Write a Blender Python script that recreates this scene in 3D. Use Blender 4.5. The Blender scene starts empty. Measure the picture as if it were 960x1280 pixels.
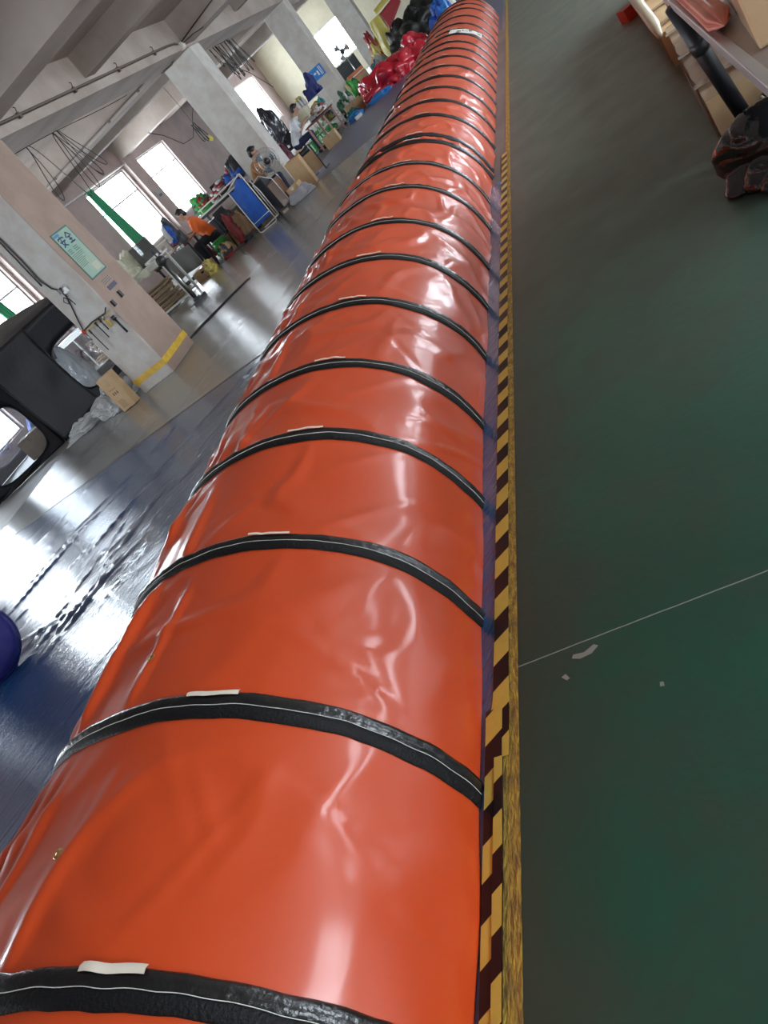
import bpy, bmesh, math, random
from mathutils import Vector, Matrix, noise
import numpy as np
random.seed(7)
SC = bpy.context.scene
COL = SC.collection
PI = math.pi

# ------------------------------------------------------------------ camera
CAM_M = ((0.77946237, 0.12181237, -0.61449179),
         (-0.42370471, -0.61999968, -0.66035953),
         (-0.46142467, 0.77508847, -0.43165395))
cam_data = bpy.data.cameras.new('camera')
cam = bpy.data.objects.new('camera', cam_data)
COL.objects.link(cam)
r0, r1, r2 = [Vector(r) for r in CAM_M]
rot = Matrix((r0, -r1, -r2)).transposed()
cam.matrix_world = Matrix.Translation((0, 0, 1.6)) @ rot.to_4x4()
cam_data.sensor_width = 36
cam_data.lens = 971.14 * 36 / 1280
cam_data.clip_start = 0.05
cam_data.clip_end = 300
SC.camera = cam

# ------------------------------------------------------------------ world, light, exposure
world = bpy.data.worlds.new('overcast')
SC.world = world
world.use_nodes = True
wn = world.node_tree
bg = wn.nodes['Background']
bg.inputs[0].default_value = (0.90, 0.95, 1.0, 1)
bg.inputs[1].default_value = 9.0
SC.view_settings.view_transform = 'Standard'
SC.view_settings.look = 'None'
SC.view_settings.exposure = 1.0
SC.view_settings.gamma = 1
SC.view_settings.use_curve_mapping = False
SC.cycles.use_denoising = True
try:
    SC.cycles.denoiser = 'OPENIMAGEDENOISE'
except Exception:
    pass
SC.cycles.max_bounces = 9
SC.cycles.diffuse_bounces = 5
SC.cycles.glossy_bounces = 4
SC.cycles.transparent_max_bounces = 12
SC.cycles.transmission_bounces = 4
SC.cycles.caustics_reflective = False
SC.cycles.caustics_refractive = False
SC.cycles.sample_clamp_indirect = 6

def portal(name, x, y0, y1, z0, z1, side):
    """daylight portal filling a window opening; side +1: faces +X"""
    l = bpy.data.lights.new(name, 'AREA')
    l.shape = 'RECTANGLE'
    l.size = z1 - z0
    l.size_y = y1 - y0
    l.cycles.is_portal = True
    o = bpy.data.objects.new(name, l)
    COL.objects.link(o)
    o.location = (x, (y0 + y1) / 2, (z0 + z1) / 2)
    o.rotation_euler = (0, -PI / 2 if side > 0 else PI / 2, 0)
    return o

LEFT_WINDOWS = [(-7.4, -4.2), (-3.2, 0.0), (1.2, 4.2), (10.2, 14.2), (16.0, 17.9), (23.3, 26.3), (27.25, 30.2), (38.5, 43.5)]
UNSEEN_RIGHT_WINDOWS = [(-6.5, -2.5), (0.6, 3.2), (5.0, 9.5), (11.5, 15.5), (18.5, 22.5), (27.0, 31.0)]  # unseen windows, added and sized to light the aisle and tunnel
WZ0, WZ1 = 1.0, 3.35
SILL = {10.2: 0.25}
XL, XR, YB, YF = -14.0, 5.6, -9.0, 45.0
for i, (a, b) in enumerate(LEFT_WINDOWS):
    portal('window_daylight', XL - 0.12, a, b, SILL.get(a, WZ0), WZ1, 1)
for i, (a, b) in enumerate(UNSEEN_RIGHT_WINDOWS):
    portal('window_daylight', XR + 0.12, a, b, WZ0, WZ1, -1)

# ------------------------------------------------------------------ materials
MATS = {}
def mat(name, col, rough=0.6, metal=0.0, coat=0.0, spec=0.5, col2=None, nscale=4.0, ncontrast=0.5,
        bump=0.0, bscale=30.0, coat_rough=0.05, alpha=1.0, sheen=0.0, subs=0.0, rough2=None, stretch=None, emit=None):
    if name in MATS:
        return MATS[name]
    m = bpy.data.materials.new(name)
    m.use_nodes = True
    nt = m.node_tree
    b = nt.nodes['Principled BSDF']
    b.inputs['Base Color'].default_value = (*col, 1)
    b.inputs['Roughness'].default_value = rough
    b.inputs['Metallic'].default_value = metal
    b.inputs['Coat Weight'].default_value = coat
    b.inputs['Coat Roughness'].default_value = coat_rough
    b.inputs['Specular IOR Level'].default_value = spec
    b.inputs['Alpha'].default_value = alpha
    if sheen:
        b.inputs['Sheen Weight'].default_value = sheen
    tc = nt.nodes.new('ShaderNodeTexCoord')
    src = tc.outputs['Object']
    if stretch:
        mp = nt.nodes.new('ShaderNodeMapping')
        mp.inputs['Scale'].default_value = stretch
        nt.links.new(src, mp.inputs[0])
        src = mp.outputs[0]
    if col2 is not None:
        n = nt.nodes.new('ShaderNodeTexNoise')
        n.inputs['Scale'].default_value = nscale
        n.inputs['Detail'].default_value = 6
        n.inputs['Roughness'].default_value = 0.6
        nt.links.new(src, n.inputs['Vector'])
        r = nt.nodes.new('ShaderNodeValToRGB')
        r.color_ramp.elements[0].position = 0.5 - ncontrast / 2 * 0.5
        r.color_ramp.elements[1].position = 0.5 + ncontrast / 2 * 0.5
        r.color_ramp.elements[0].color = (*col, 1)
        r.color_ramp.elements[1].color = (*col2, 1)
        nt.links.new(n.outputs['Fac'], r.inputs[0])
        nt.links.new(r.outputs[0], b.inputs['Base Color'])
        if rough2 is not None:
            mr = nt.nodes.new('ShaderNodeMapRange')
            mr.inputs['To Min'].default_value = rough
            mr.inputs['To Max'].default_value = rough2
            mr.inputs['From Min'].default_value = 0.35
            mr.inputs['From Max'].default_value = 0.65
            nt.links.new(n.outputs['Fac'], mr.inputs[0])
            nt.links.new(mr.outputs[0], b.inputs['Roughness'])
    if bump:
        n2 = nt.nodes.new('ShaderNodeTexNoise')
        n2.inputs['Scale'].default_value = bscale
        n2.inputs['Detail'].default_value = 4
        nt.links.new(src, n2.inputs['Vector'])
        bp = nt.nodes.new('ShaderNodeBump')
        bp.inputs['Strength'].default_value = bump
        bp.inputs['Distance'].default_value = 0.02
        nt.links.new(n2.outputs['Fac'], bp.inputs['Height'])
        nt.links.new(bp.outputs[0], b.inputs['Normal'])
        if coat:
            nt.links.new(bp.outputs[0], b.inputs['Coat Normal'])
    if emit:
        b.inputs['Emission Color'].default_value = (*emit[:3], 1)
        b.inputs['Emission Strength'].default_value = emit[3]
    MATS[name] = m
    return m

# ------------------------------------------------------------------ mesh helper
class MB:
    def __init__(s):
        s.v = []; s.f = []; s.sm = []
    def add(s, vs, fs, smooth=False):
        k = len(s.v)
        s.v += [tuple(v) for v in vs]
        s.f += [tuple(i + k for i in f) for f in fs]
        s.sm += [smooth] * len(fs)
        return s
    def box(s, c, d, rz=0, rx=0, ry=0, M=None):
        hx, hy, hz = d[0] / 2, d[1] / 2, d[2] / 2
        R = M if M is not None else (Matrix.Rotation(rz, 3, 'Z') @ Matrix.Rotation(ry, 3, 'Y') @ Matrix.Rotation(rx, 3, 'X'))
        C = Vector(c)
        vs = [C + R @ Vector((x, y, z)) for x in (-hx, hx) for y in (-hy, hy) for z in (-hz, hz)]
        s.add(vs, [(0, 1, 3, 2), (4, 6, 7, 5), (0, 4, 5, 1), (2, 3, 7, 6), (0, 2, 6, 4), (1, 5, 7, 3)])
        return s
    def bx(s, x0, x1, y0, y1, z0, z1):
        return s.box(((x0 + x1) / 2, (y0 + y1) / 2, (z0 + z1) / 2), (x1 - x0, y1 - y0, z1 - z0))
    def bar(s, a, b, w, h=None):
        """box beam from a to b"""
        a = Vector(a); b = Vector(b); d = b - a; L = d.length
        if L < 1e-6: return s
        M = d.to_track_quat('Y', 'Z').to_matrix()
        return s.box((a + b) / 2, (w, L, h or w), M=M)
    def tube(s, pts, r, n=8, cap=True):
        pts = [Vector(p) for p in pts]
        rs = r if isinstance(r, (list, tuple)) else [r] * len(pts)
        up = None; rings = []
        for i, p in enumerate(pts):
            t = (pts[min(i + 1, len(pts) - 1)] - pts[max(i - 1, 0)])
            if t.length < 1e-9: t = Vector((0, 0, 1))
            t.normalize()
            if up is None:
                up = t.orthogonal().normalized()
            up = (up - t * up.dot(t))
            if up.length < 1e-6: up = t.orthogonal()
            up.normalize()
            sd = t.cross(up)
            rings.append([p + (up * math.cos(2 * PI * k / n) + sd * math.sin(2 * PI * k / n)) * rs[i] for k in range(n)])
        vs = [v for rg in rings for v in rg]
        fs = []
        for i in range(len(rings) - 1):
            for k in range(n):
                k2 = (k + 1) % n
                fs.append((i * n + k, (i + 1) * n + k, (i + 1) * n + k2, i * n + k2))
        if cap:
            fs.append(tuple(range(n)))
            fs.append(tuple((len(rings) - 1) * n + k for k in reversed(range(n))))
        s.add(vs, fs, True)
        return s
    def lathe(s, prof, c=(0, 0, 0), n=16, M=None, cap=True):
        vs = []; fs = []
        C = Vector(c)
        for (r, z) in prof:
            for k in range(n):
                p = Vector((r * math.cos(2 * PI * k / n), r * math.sin(2 * PI * k / n), z))
                if M is not None: p = M @ p
                vs.append(C + p)
        m = len(prof)
        for i in range(m - 1):
            for k in range(n):
                k2 = (k + 1) % n
                fs.append((i * n + k, i * n + k2, (i + 1) * n + k2, (i + 1) * n + k))
        if cap:
            fs.append(tuple(reversed(range(n)))); fs.append(tuple((m - 1) * n + k for k in range(n)))
        s.add(vs, fs, True)
        return s
    def grid(s, fn, nu, nv, smooth=True, wrap_u=False):
        vs = [fn(i / (nu if wrap_u else nu - 1), j / (nv - 1)) for j in range(nv) for i in range(nu)]
        fs = []
        for j in range(nv - 1):
            for i in range(nu if wrap_u else nu - 1):
                i2 = (i + 1) % nu
                fs.append((j * nu + i, j * nu + i2, (j + 1) * nu + i2, (j + 1) * nu + i))
        s.add(vs, fs, smooth)
        return s
    def sheet(s, pts, th, nrm=None):
        """flat polygon given a thickness"""
        P = [Vector(p) for p in pts]
        n = nrm or (P[1] - P[0]).cross(P[2] - P[0]).normalized()
        k = len(P)
        vs = P + [p - Vector(n) * th for p in P]
        fs = [tuple(range(k)), tuple(reversed(range(k, 2 * k)))]
        fs += [(i, i + k, (i + 1) % k + k, (i + 1) % k) for i in range(k)]
        return s.add(vs, fs)
    def build(s, name, m, parent=None, label=None, bevel=0, sub=0, solid=0, kind=None, loc=None):
        me = bpy.data.meshes.new(name)
        me.from_pydata(s.v, [], s.f)
        me.polygons.foreach_set('use_smooth', s.sm)
        me.update()
        o = bpy.data.objects.new(name, me)
        COL.objects.link(o)
        if isinstance(m, (list, tuple)):
            for q in m: me.materials.append(q)
        else:
            me.materials.append(m)
        if parent is not None: o.parent = parent
        if label: o['label'] = label
        if kind: o['kind'] = kind
        if loc: o.location = loc
        if solid:
            md = o.modifiers.new('thickness', 'SOLIDIFY'); md.thickness = solid
        if bevel:
            md = o.modifiers.new('bevel', 'BEVEL'); md.width = bevel; md.segments = 2; md.limit_method = 'ANGLE'
        if sub:
            md = o.modifiers.new('smooth', 'SUBSURF'); md.levels = sub; md.render_levels = sub
        return o

def tag(o, label, cat, group=None, kind=None):
    o['label'] = label; o['category'] = cat
    if group: o['group'] = group
    if kind: o['kind'] = kind
    return o
def thing(name, label, cat, loc=(0, 0, 0), rz=0.0, group=None):
    o = bpy.data.objects.new(name, None)
    COL.objects.link(o)
    o.empty_display_size = 0.1
    o.location = loc; o.rotation_euler = (0, 0, rz)
    return tag(o, label, cat, group)
def struct(name, mb, m, parent=None, label=None, **k):
    o = mb.build(name, m, parent, **k)
    if parent is None: o['kind'] = 'structure'
    if label: o['label'] = label
    return o
def copy_tree(o, parent=None):
    c = o.copy(); COL.objects.link(c)
    if parent is not None: c.parent = parent
    for ch in list(o.children):
        copy_tree(ch, c)
    return c
def nz(x, y, z=0.0):
    return noise.noise(Vector((x, y, z)))
def fbm(x, y, z=0.0, o=3):
    return noise.fractal(Vector((x, y, z)), 1.0, 2.1, o)

# ================================================================== STRUCTURE
# ---- paint and plaster
M_wall = mat('wall_paint', (0.46, 0.36, 0.34), 0.75, col2=(0.38, 0.295, 0.275), nscale=1.6, bump=0.15, bscale=12)
M_ceil = mat('ceiling_paint', (0.47, 0.40, 0.355), 0.85, col2=(0.36, 0.295, 0.25), nscale=0.9, bump=0.1, bscale=8)
M_pillar = mat('pillar_paint', (0.62, 0.60, 0.56), 0.7, col2=(0.53, 0.48, 0.43), nscale=3.0, bump=0.25, bscale=14)
M_yellowpaint = mat('yellow_paint', (0.80, 0.52, 0.03), 0.5, col2=(0.62, 0.36, 0.04), nscale=9, bump=0.2, bscale=40)
M_alu = mat('aluminium', (0.55, 0.56, 0.57), 0.35, metal=0.8)
M_whitepaint = mat('white_enamel', (0.80, 0.80, 0.78), 0.35)

def glass_mat(name, tint=(0.95, 0.98, 1.0), gloss=0.12, rough=0.02, bump=0.0, bscale=6, haze=0.0, hazecol=(0.8, 0.85, 0.9)):
    m = bpy.data.materials.new(name); m.use_nodes = True
    nt = m.node_tree; nt.nodes.clear()
    out = nt.nodes.new('ShaderNodeOutputMaterial')
    tr = nt.nodes.new('ShaderNodeBsdfTransparent'); tr.inputs[0].default_value = (*tint, 1)
    gl = nt.nodes.new('ShaderNodeBsdfGlossy'); gl.inputs['Roughness'].default_value = rough
    fr = nt.nodes.new('ShaderNodeLayerWeight'); fr.inputs[0].default_value = 0.5
    pw = nt.nodes.new('ShaderNodeMath'); pw.operation = 'POWER'; pw.inputs[1].default_value = 5.0
    add = nt.nodes.new('ShaderNodeMath'); add.operation = 'MULTIPLY_ADD'; add.use_clamp = True
    add.inputs[1].default_value = 1 - gloss; add.inputs[2].default_value = gloss
    mx = nt.nodes.new('ShaderNodeMixShader')
    nt.links.new(fr.outputs['Facing'], pw.inputs[0]); nt.links.new(pw.outputs[0], add.inputs[0]); nt.links.new(add.outputs[0], mx.inputs[0])
    last = tr
    if haze:
        df = nt.nodes.new('ShaderNodeBsdfDiffuse'); df.inputs[0].default_value = (*hazecol, 1)
        m2 = nt.nodes.new('ShaderNodeMixShader'); m2.inputs[0].default_value = haze
        nt.links.new(tr.outputs[0], m2.inputs[1]); nt.links.new(df.outputs[0], m2.inputs[2]); last = m2
    nt.links.new(last.outputs[0], mx.inputs[1]); nt.links.new(gl.outputs[0], mx.inputs[2])
    if bump:
        tc = nt.nodes.new('ShaderNodeTexCoord')
        n = nt.nodes.new('ShaderNodeTexNoise'); n.inputs['Scale'].default_value = bscale; n.inputs['Detail'].default_value = 3
        n.inputs['Distortion'].default_value = 0.8
        bp = nt.nodes.new('ShaderNodeBump'); bp.inputs['Strength'].default_value = bump; bp.inputs['Distance'].default_value = 0.05
        nt.links.new(tc.outputs['Object'], n.inputs['Vector']); nt.links.new(n.outputs['Fac'], bp.inputs['Height'])
        nt.links.new(bp.outputs[0], gl.inputs['Normal'])
    nt.links.new(mx.outputs[0], out.inputs[0])
    return m
M_pane = glass_mat('window_glass', gloss=0.03)

# ---- floor: green epoxy aisle, grey concrete elsewhere (one slab)
def floor_material():
    m = bpy.data.materials.new('factory_floor'); m.use_nodes = True
    nt = m.node_tree; b = nt.nodes['Principled BSDF']; N = nt.nodes.new; L = nt.links.new
    tc = N('ShaderNodeTexCoord'); sp = N('ShaderNodeSeparateXYZ'); L(tc.outputs['Object'], sp.inputs[0])
    def noi(scale, det=5, vec=None, rough=0.6, dist=0.0):
        n = N('ShaderNodeTexNoise'); n.inputs['Scale'].default_value = scale; n.inputs['Detail'].default_value = det
        n.inputs['Roughness'].default_value = rough; n.inputs['Distortion'].default_value = dist
        L(vec or tc.outputs['Object'], n.inputs['Vector']); return n.outputs['Fac']
    def ramp(f, stops):
        r = N('ShaderNodeValToRGB'); el = r.color_ramp.elements
        while len(el) < len(stops): el.new(0.5)
        for e, (p, c) in zip(el, stops):
            e.position = p; e.color = (*c, 1) if isinstance(c, tuple) else (c, c, c, 1)
        L(f, r.inputs[0]); return r.outputs[0]
    def mix(f, a, bb):
        x = N('ShaderNodeMix'); x.data_type = 'RGBA'
        if isinstance(f, float): x.inputs[0].default_value = f
        else: L(f, x.inputs[0])
        for i, q in ((6, a), (7, bb)):
            if isinstance(q, tuple): x.inputs[i].default_value = (*q, 1)
            else: L(q, x.inputs[i])
        return x.outputs[2]
    def math_(op, a, bb=None, c=None, clamp=False):
        x = N('ShaderNodeMath'); x.operation = op; x.use_clamp = clamp
        for i, q in enumerate((a, bb, c)):
            if q is None: continue
            if isinstance(q, (int, float)): x.inputs[i].default_value = q
            else: L(q, x.inputs[i])
        return x.outputs[0]
    green = ramp(noi(0.55, 6, dist=0.5), [(0.30, (0.055, 0.085, 0.066)), (0.5, (0.028, 0.110, 0.070)), (0.72, (0.021, 0.155, 0.095))])
    # foot traffic grime along the tape and in the middle distance
    grime = ramp(noi(1.3, 7, rough=0.7), [(0.46, 0.0), (0.70, 0.75)])
    gsep = N('ShaderNodeSeparateColor'); L(grime, gsep.inputs[0])
    green = mix(gsep.outputs[0], green, (0.075, 0.078, 0.062))
    near = math_('SUBTRACT', 1.0, math_('DIVIDE', math_('ADD', sp.outputs[0], 1.0), 0.30), clamp=True)
    near = math_('MULTIPLY', near, 0.65)
    green = mix(near, green, (0.055, 0.062, 0.048))
    # paler grey with distance: sheen on the far floor painted into the colour
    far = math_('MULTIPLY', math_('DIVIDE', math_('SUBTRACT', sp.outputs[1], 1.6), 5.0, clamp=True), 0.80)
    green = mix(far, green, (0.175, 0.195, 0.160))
    # fine pale scratches and flecks
    fl = ramp(noi(9.0, 3, rough=0.5), [(0.75, 0.0), (0.79, 0.8)])
    fs = N('ShaderNodeSeparateColor'); L(fl, fs.inputs[0]); green = mix(math_('MULTIPLY', fs.outputs[0], 0.35), green, (0.22, 0.23, 0.20))
    mp = N('ShaderNodeMapping'); mp.inputs['Scale'].default_value = (14, 1.6, 1); mp.inputs['Rotation'].default_value = (0, 0, 0.5); L(tc.outputs['Object'], mp.inputs[0])
    sc_ = ramp(noi(2.2, 4, vec=mp.outputs[0]), [(0.68, 0.0), (0.73, 0.5)])
    ss = N('ShaderNodeSeparateColor'); L(sc_, ss.inputs[0]); green = mix(math_('MULTIPLY', ss.outputs[0], 0.16), green, (0.16, 0.18, 0.15))
    grey = ramp(noi(0.8, 6), [(0.35, (0.16, 0.155, 0.145)), (0.65, (0.25, 0.245, 0.23))])
    isg = math_('GREATER_THAN', sp.outputs[0], -0.99)
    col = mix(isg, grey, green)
    # saw-cut joint across the aisle, filled with pale dust, and one dark repair patch
    wob = math_('MULTIPLY', math_('SUBTRACT', noi(6.0, 2), 0.5), 0.006)
    j = math_('LESS_THAN', math_('ABSOLUTE', math_('ADD', math_('SUBTRACT', sp.outputs[1], 1.608), wob)), 0.0020)
    col = mix(math_('MULTIPLY', j, 0.85), col, (0.42, 0.45, 0.40))
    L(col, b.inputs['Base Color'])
    rg = ramp(noi(2.6, 5), [(0.3, 0.30), (0.7, 0.46)]); rgs = mix(isg, (0.55, 0.55, 0.55), rg); L(rgs, b.inputs['Roughness'])
    b.inputs['Specular IOR Level'].default_value = 0.45
    bp = N('ShaderNodeBump'); bp.inputs['Strength'].default_value = 0.12; bp.inputs['Distance'].default_value = 0.01
    L(noi(25, 4), bp.inputs['Height']); L(bp.outputs[0], b.inputs['Normal'])
    return m
M_floor = floor_material()
struct('floor', MB().bx(XL - .3, XR + .3, YB - .3, YF + .3, -0.2, 0), M_floor)

# dark repair patch and paint chips are thin coats on the aisle floor
M_patch = mat('dark_patch_coat', (0.030, 0.048, 0.040), 0.6)
tag(MB().sheet([(-0.315, 0.965, 0.0016), (-0.285, 0.96, 0.0016), (-0.262, 1.005, 0.0016), (-0.27, 1.055, 0.0016), (-0.31, 1.06, 0.0016), (-0.33, 1.02, 0.0016)], 0.0012).build('floor_patch', M_patch),
    'small dark patch on the green aisle floor near the lower right', 'patch')

M_chip = mat('bare_concrete_chip', (0.34, 0.35, 0.31), 0.7)
def chip(label, pts):
    tag(MB().sheet([(x, y, 0.0016) for x, y in pts], 0.0012).build('paint_chip', M_chip), label, 'paint chip')
chip('long pale scuff on the green floor just below the joint line', [(-0.800, 1.560), (-0.775, 1.548), (-0.738, 1.552), (-0.715, 1.572), (-0.728, 1.582), (-0.760, 1.566), (-0.795, 1.572)])
chip('short pale nick left of the long scuff on the green floor', [(-0.838, 1.505), (-0.822, 1.488), (-0.812, 1.492), (-0.824, 1.512)])
chip('tiny white fleck on the green floor right of the scuffs', [(-0.560, 1.360), (-0.548, 1.358), (-0.549, 1.372), (-0.558, 1.374)])
# ---- ceiling, beams, pillars
struct('ceiling', MB().bx(XL - .3, XR + .3, YB - .3, YF + .3, 4.12, 4.32), M_ceil)
MAINY = [-8.2, 0.50, 9.14, 17.80, 26.50, 35.20]
struct('trim_1', MB().bx(-7.3, -6.5, YB, YF, 3.51, 4.12), M_ceil, label='long concrete ceiling beam over the pillar row')
for k, y in enumerate(MAINY):
    mb = MB()
    mb.bx(XL, -7.3, y, y + .69, 3.56, 4.12); mb.bx(-6.5, XR, y, y + .69, 3.56, 4.12)
    struct('ceiling_beam', mb, M_ceil)
for k, y in enumerate([4.85, 13.32, 22.10, 30.8, 39.4]):
    mb = MB()
    mb.bx(XL, -7.3, y, y + .36, 3.745, 4.12); mb.bx(-6.5, XR, y, y + .36, 3.745, 4.12)
    struct('secondary_ceiling_beam', mb, M_ceil)
PILL = [9.33, 18.0, 26.67, 35.3]
for k, y in enumerate(PILL):
    w = 0.64 if k == 0 else 0.80
    p = struct('pillar', MB().bx(-6.5 - w, -6.5, y, y + (0.92 if k == 0 else 0.62), 0, 3.51), M_pillar, bevel=0.02,
               label=['nearest square pillar, with the green safety poster and tools', 'second pillar, bare, beside the work tables and large fan',
                      'third pillar, with the blue board', 'farthest grey pillar, behind the red vinyl heap'][k])
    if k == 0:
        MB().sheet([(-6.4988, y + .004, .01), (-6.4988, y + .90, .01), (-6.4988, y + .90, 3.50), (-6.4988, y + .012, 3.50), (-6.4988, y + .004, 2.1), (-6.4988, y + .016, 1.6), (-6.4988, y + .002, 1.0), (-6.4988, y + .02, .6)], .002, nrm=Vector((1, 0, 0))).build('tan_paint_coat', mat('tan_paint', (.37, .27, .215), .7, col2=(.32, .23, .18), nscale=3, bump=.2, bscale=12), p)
        x0 = -6.5 - w
        st = MB()
        for (a0, a1, b0, b1) in ((x0 - .004, -6.496, y - .004, y), (-6.5, -6.496, y, y + .92)):
            st.bx(a0, a1, b0, b1, 0.15, 0.245)
        st.build('yellow_stripe', M_yellowpaint, p)

# ---- outer walls with window openings
def wall_along_y(name, x0, x1, wins, z0=WZ0, z1=WZ1):
    mb = MB()
    ys = [YB - .3]
    mb.bx(x0, x1, YB - .3, YF + .3, z1, 4.12)
    e = YB - .3
    for a, b in wins:
        mb.bx(x0, x1, e, a, 0, z0); mb.bx(x0, x1, a, b, 0, SILL.get(a, z0) if x0 < 0 else z0); e = b
    mb.bx(x0, x1, e, YF + .3, 0, z0)
    e = YB - .3
    for a, b in wins:
        mb.bx(x0, x1, e, a, z0, z1); e = b
    mb.bx(x0, x1, e, YF + .3, z0, z1)
    return struct(name, mb, M_wall)
wall_along_y('wall_left', XL - .24, XL, LEFT_WINDOWS)
wall_along_y('wall_right', XR, XR + .24, UNSEEN_RIGHT_WINDOWS)  # unseen wall, set close in so its added windows brighten the aisle
struct('wall_back', MB().bx(XL, XR, YB - .3, YB, 0, 4.12), M_wall)
EW = (-12.2, -8.3, 0.95, 2.75)
mb = MB(); mb.bx(XL, EW[0], YF, YF + .25, 0, 4.12); mb.bx(EW[1], XR, YF, YF + .25, 0, 4.12)
mb.bx(EW[0], EW[1], YF, YF + .25, 0, EW[2]); mb.bx(EW[0], EW[1], YF, YF + .25, EW[3], 4.12)
struct('wall_front', mb, mat('cream_wall_paint', (.70, .66, .50), .7, col2=(.62, .58, .44), nscale=1.5))
for y in (9.33, 18.0, 26.42, 35.3):
    struct('wall_pilaster', MB().bx(XL, XL + .16, y, y + .78, 0, 3.56), M_wall)

wc = [0]
def window(x, a, b, z0, z1, side, nm, axis='y', label=None):
    wc[0] += 1
    fr = MB(); t = .05
    def B(u0, u1, v0, v1, d0=-.03, d1=.03):
        if axis == 'y': fr.bx(x + d0, x + d1, u0, u1, v0, v1)
        else: fr.bx(u0, u1, x + d0, x + d1, v0, v1)
    B(a, b, z0, z0 + t); B(a, b, z1 - t, z1); B(a, a + t, z0 + t, z1 - t); B(b - t, b, z0 + t, z1 - t)
    tz = z0 + (z1 - z0) * .68
    B(a + t, b - t, tz - t / 2, tz + t / 2)
    xs = [a + (b - a) * k / nm for k in range(nm + 1)]
    for q in xs[1:-1]:
        B(q - t / 2, q + t / 2, z0 + t, tz - t / 2); B(q - t / 2, q + t / 2, tz + t / 2, z1 - t)
    f = struct('window_%d' % wc[0], fr, M_alu, label=label)
    for k in range(nm):
        for (v0, v1) in ((z0 + t, tz), (tz, z1 - t)):
            p = MB()
            if axis == 'y': p.bx(x - .003, x + .003, xs[k] + .02, xs[k + 1] - .02, v0, v1)
            else: p.bx(xs[k] + .02, xs[k + 1] - .02, x - .003, x + .003, v0, v1)
            p.build('pane', M_pane, f)
    return f
for a, b in LEFT_WINDOWS: window(XL - .12, a, b, SILL.get(a, WZ0), WZ1, 1, max(2, round((b - a) / 1.3)))
for a, b in UNSEEN_RIGHT_WINDOWS: window(XR + .12, a, b, WZ0, WZ1, 1, 3)
window(YF + .12, EW[0], EW[1], EW[2], EW[3], 1, 4, axis='x')

# ---- yellow painted edge line along the aisle, with dirt
def worn_line_mat():
    m = mat('worn_yellow_line', (0.70, 0.48, 0.08), 0.45, col2=(0.16, 0.10, 0.05), nscale=22, ncontrast=0.9, bump=0.4, bscale=50, stretch=(2.2, 0.8, 1))
    return m
def yx(y):
    pass
mb = MB()
mb.grid(lambda u, v: ((-1.034 + 0.052 * u), -2 + 26 * v, 0.0022), 2, 2, False)
struct('trim_2', mb, worn_line_mat(), label='dirty yellow painted line at the edge of the green aisle')

# hazard tape: black and yellow diagonal print
def tape_mat(name, y_off):
    m = bpy.data.materials.new(name); m.use_nodes = True
    nt = m.node_tree; b = nt.nodes['Principled BSDF']; N = nt.nodes.new; L = nt.links.new
    tc = N('ShaderNodeTexCoord'); sp = N('ShaderNodeSeparateXYZ'); L(tc.outputs['Object'], sp.inputs[0])
    a = N('ShaderNodeMath'); a.operation = 'MULTIPLY_ADD'; a.inputs[1].default_value = -0.8; L(sp.outputs[0], a.inputs[0]); L(sp.outputs[1], a.inputs[2])
    o = N('ShaderNodeMath'); o.operation = 'ADD'; o.inputs[1].default_value = y_off; L(a.outputs[0], o.inputs[0])
    d = N('ShaderNodeMath'); d.operation = 'DIVIDE'; d.inputs[1].default_value = 0.20; L(o.outputs[0], d.inputs[0])
    fr = N('ShaderNodeMath'); fr.operation = 'FRACT'; L(d.outputs[0], fr.inputs[0])
    g = N('ShaderNodeMath'); g.operation = 'GREATER_THAN'; g.inputs[1].default_value = 0.5; L(fr.outputs[0], g.inputs[0])
    n = N('ShaderNodeTexNoise'); n.inputs['Scale'].default_value = 18; n.inputs['Detail'].default_value = 4; L(tc.outputs['Object'], n.inputs['Vector'])
    r1 = N('ShaderNodeMix'); r1.data_type = 'RGBA'; L(n.outputs['Fac'], r1.inputs[0]); r1.inputs[6].default_value = (0.80, 0.60, 0.12, 1); r1.inputs[7].default_value = (0.62, 0.44, 0.08, 1)
    mx = N('ShaderNodeMix'); mx.data_type = 'RGBA'; L(g.outputs[0], mx.inputs[0]); L(r1.outputs[2], mx.inputs[6]); mx.inputs[7].default_value = (0.016, 0.008, 0.010, 1)
    L(mx.outputs[2], b.inputs['Base Color']); b.inputs['Roughness'].default_value = 0.32
    return m
def strip(xl, xr, y0, y1, z, n=120, wob=0.002):
    mb = MB()
    def f(u, v):
        y = y0 + (y1 - y0) * v
        e = wob * nz(y * 3.1, 4.2 + u)
        l, r = xl(y), xr(y)
        return (l + (r - l) * u + e, y, z + 0.0012 * abs(nz(y * 9, u * 3)))
    return mb.grid(f, 3, n, True)
def lerp(a, b, t):
    t = max(0, min(1, t)); return a + (b - a) * t
t1 = strip(lambda y: -1.068 if y > 1.50 else lerp(-1.086, -1.068, (y - 1.40) / .10), lambda y: -1.012 if y > 1.0 else lerp(-1.032, -1.012, (y - .65) / .35), 1.30, 7.75, 0.0075).build('hazard_tape', tape_mat('hazard_print', -0.092))
tag(t1, 'long black and yellow hazard tape stuck beside the orange tunnel, farther length', 'tape')
t2 = strip(lambda y: -1.090, lambda y: -1.034, -2.0, 1.47, 0.0105, 60).build('hazard_tape', tape_mat('hazard_print_near', -0.02))
tag(t2, 'nearest length of black and yellow hazard tape, overlapped in two layers by the yellow line', 'tape')
t3 = strip(lambda y: -1.058, lambda y: -1.030, -2.0, 1.30, 0.0135, 60).build('top_layer', tape_mat('hazard_print_top', -0.064), t2)

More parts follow.
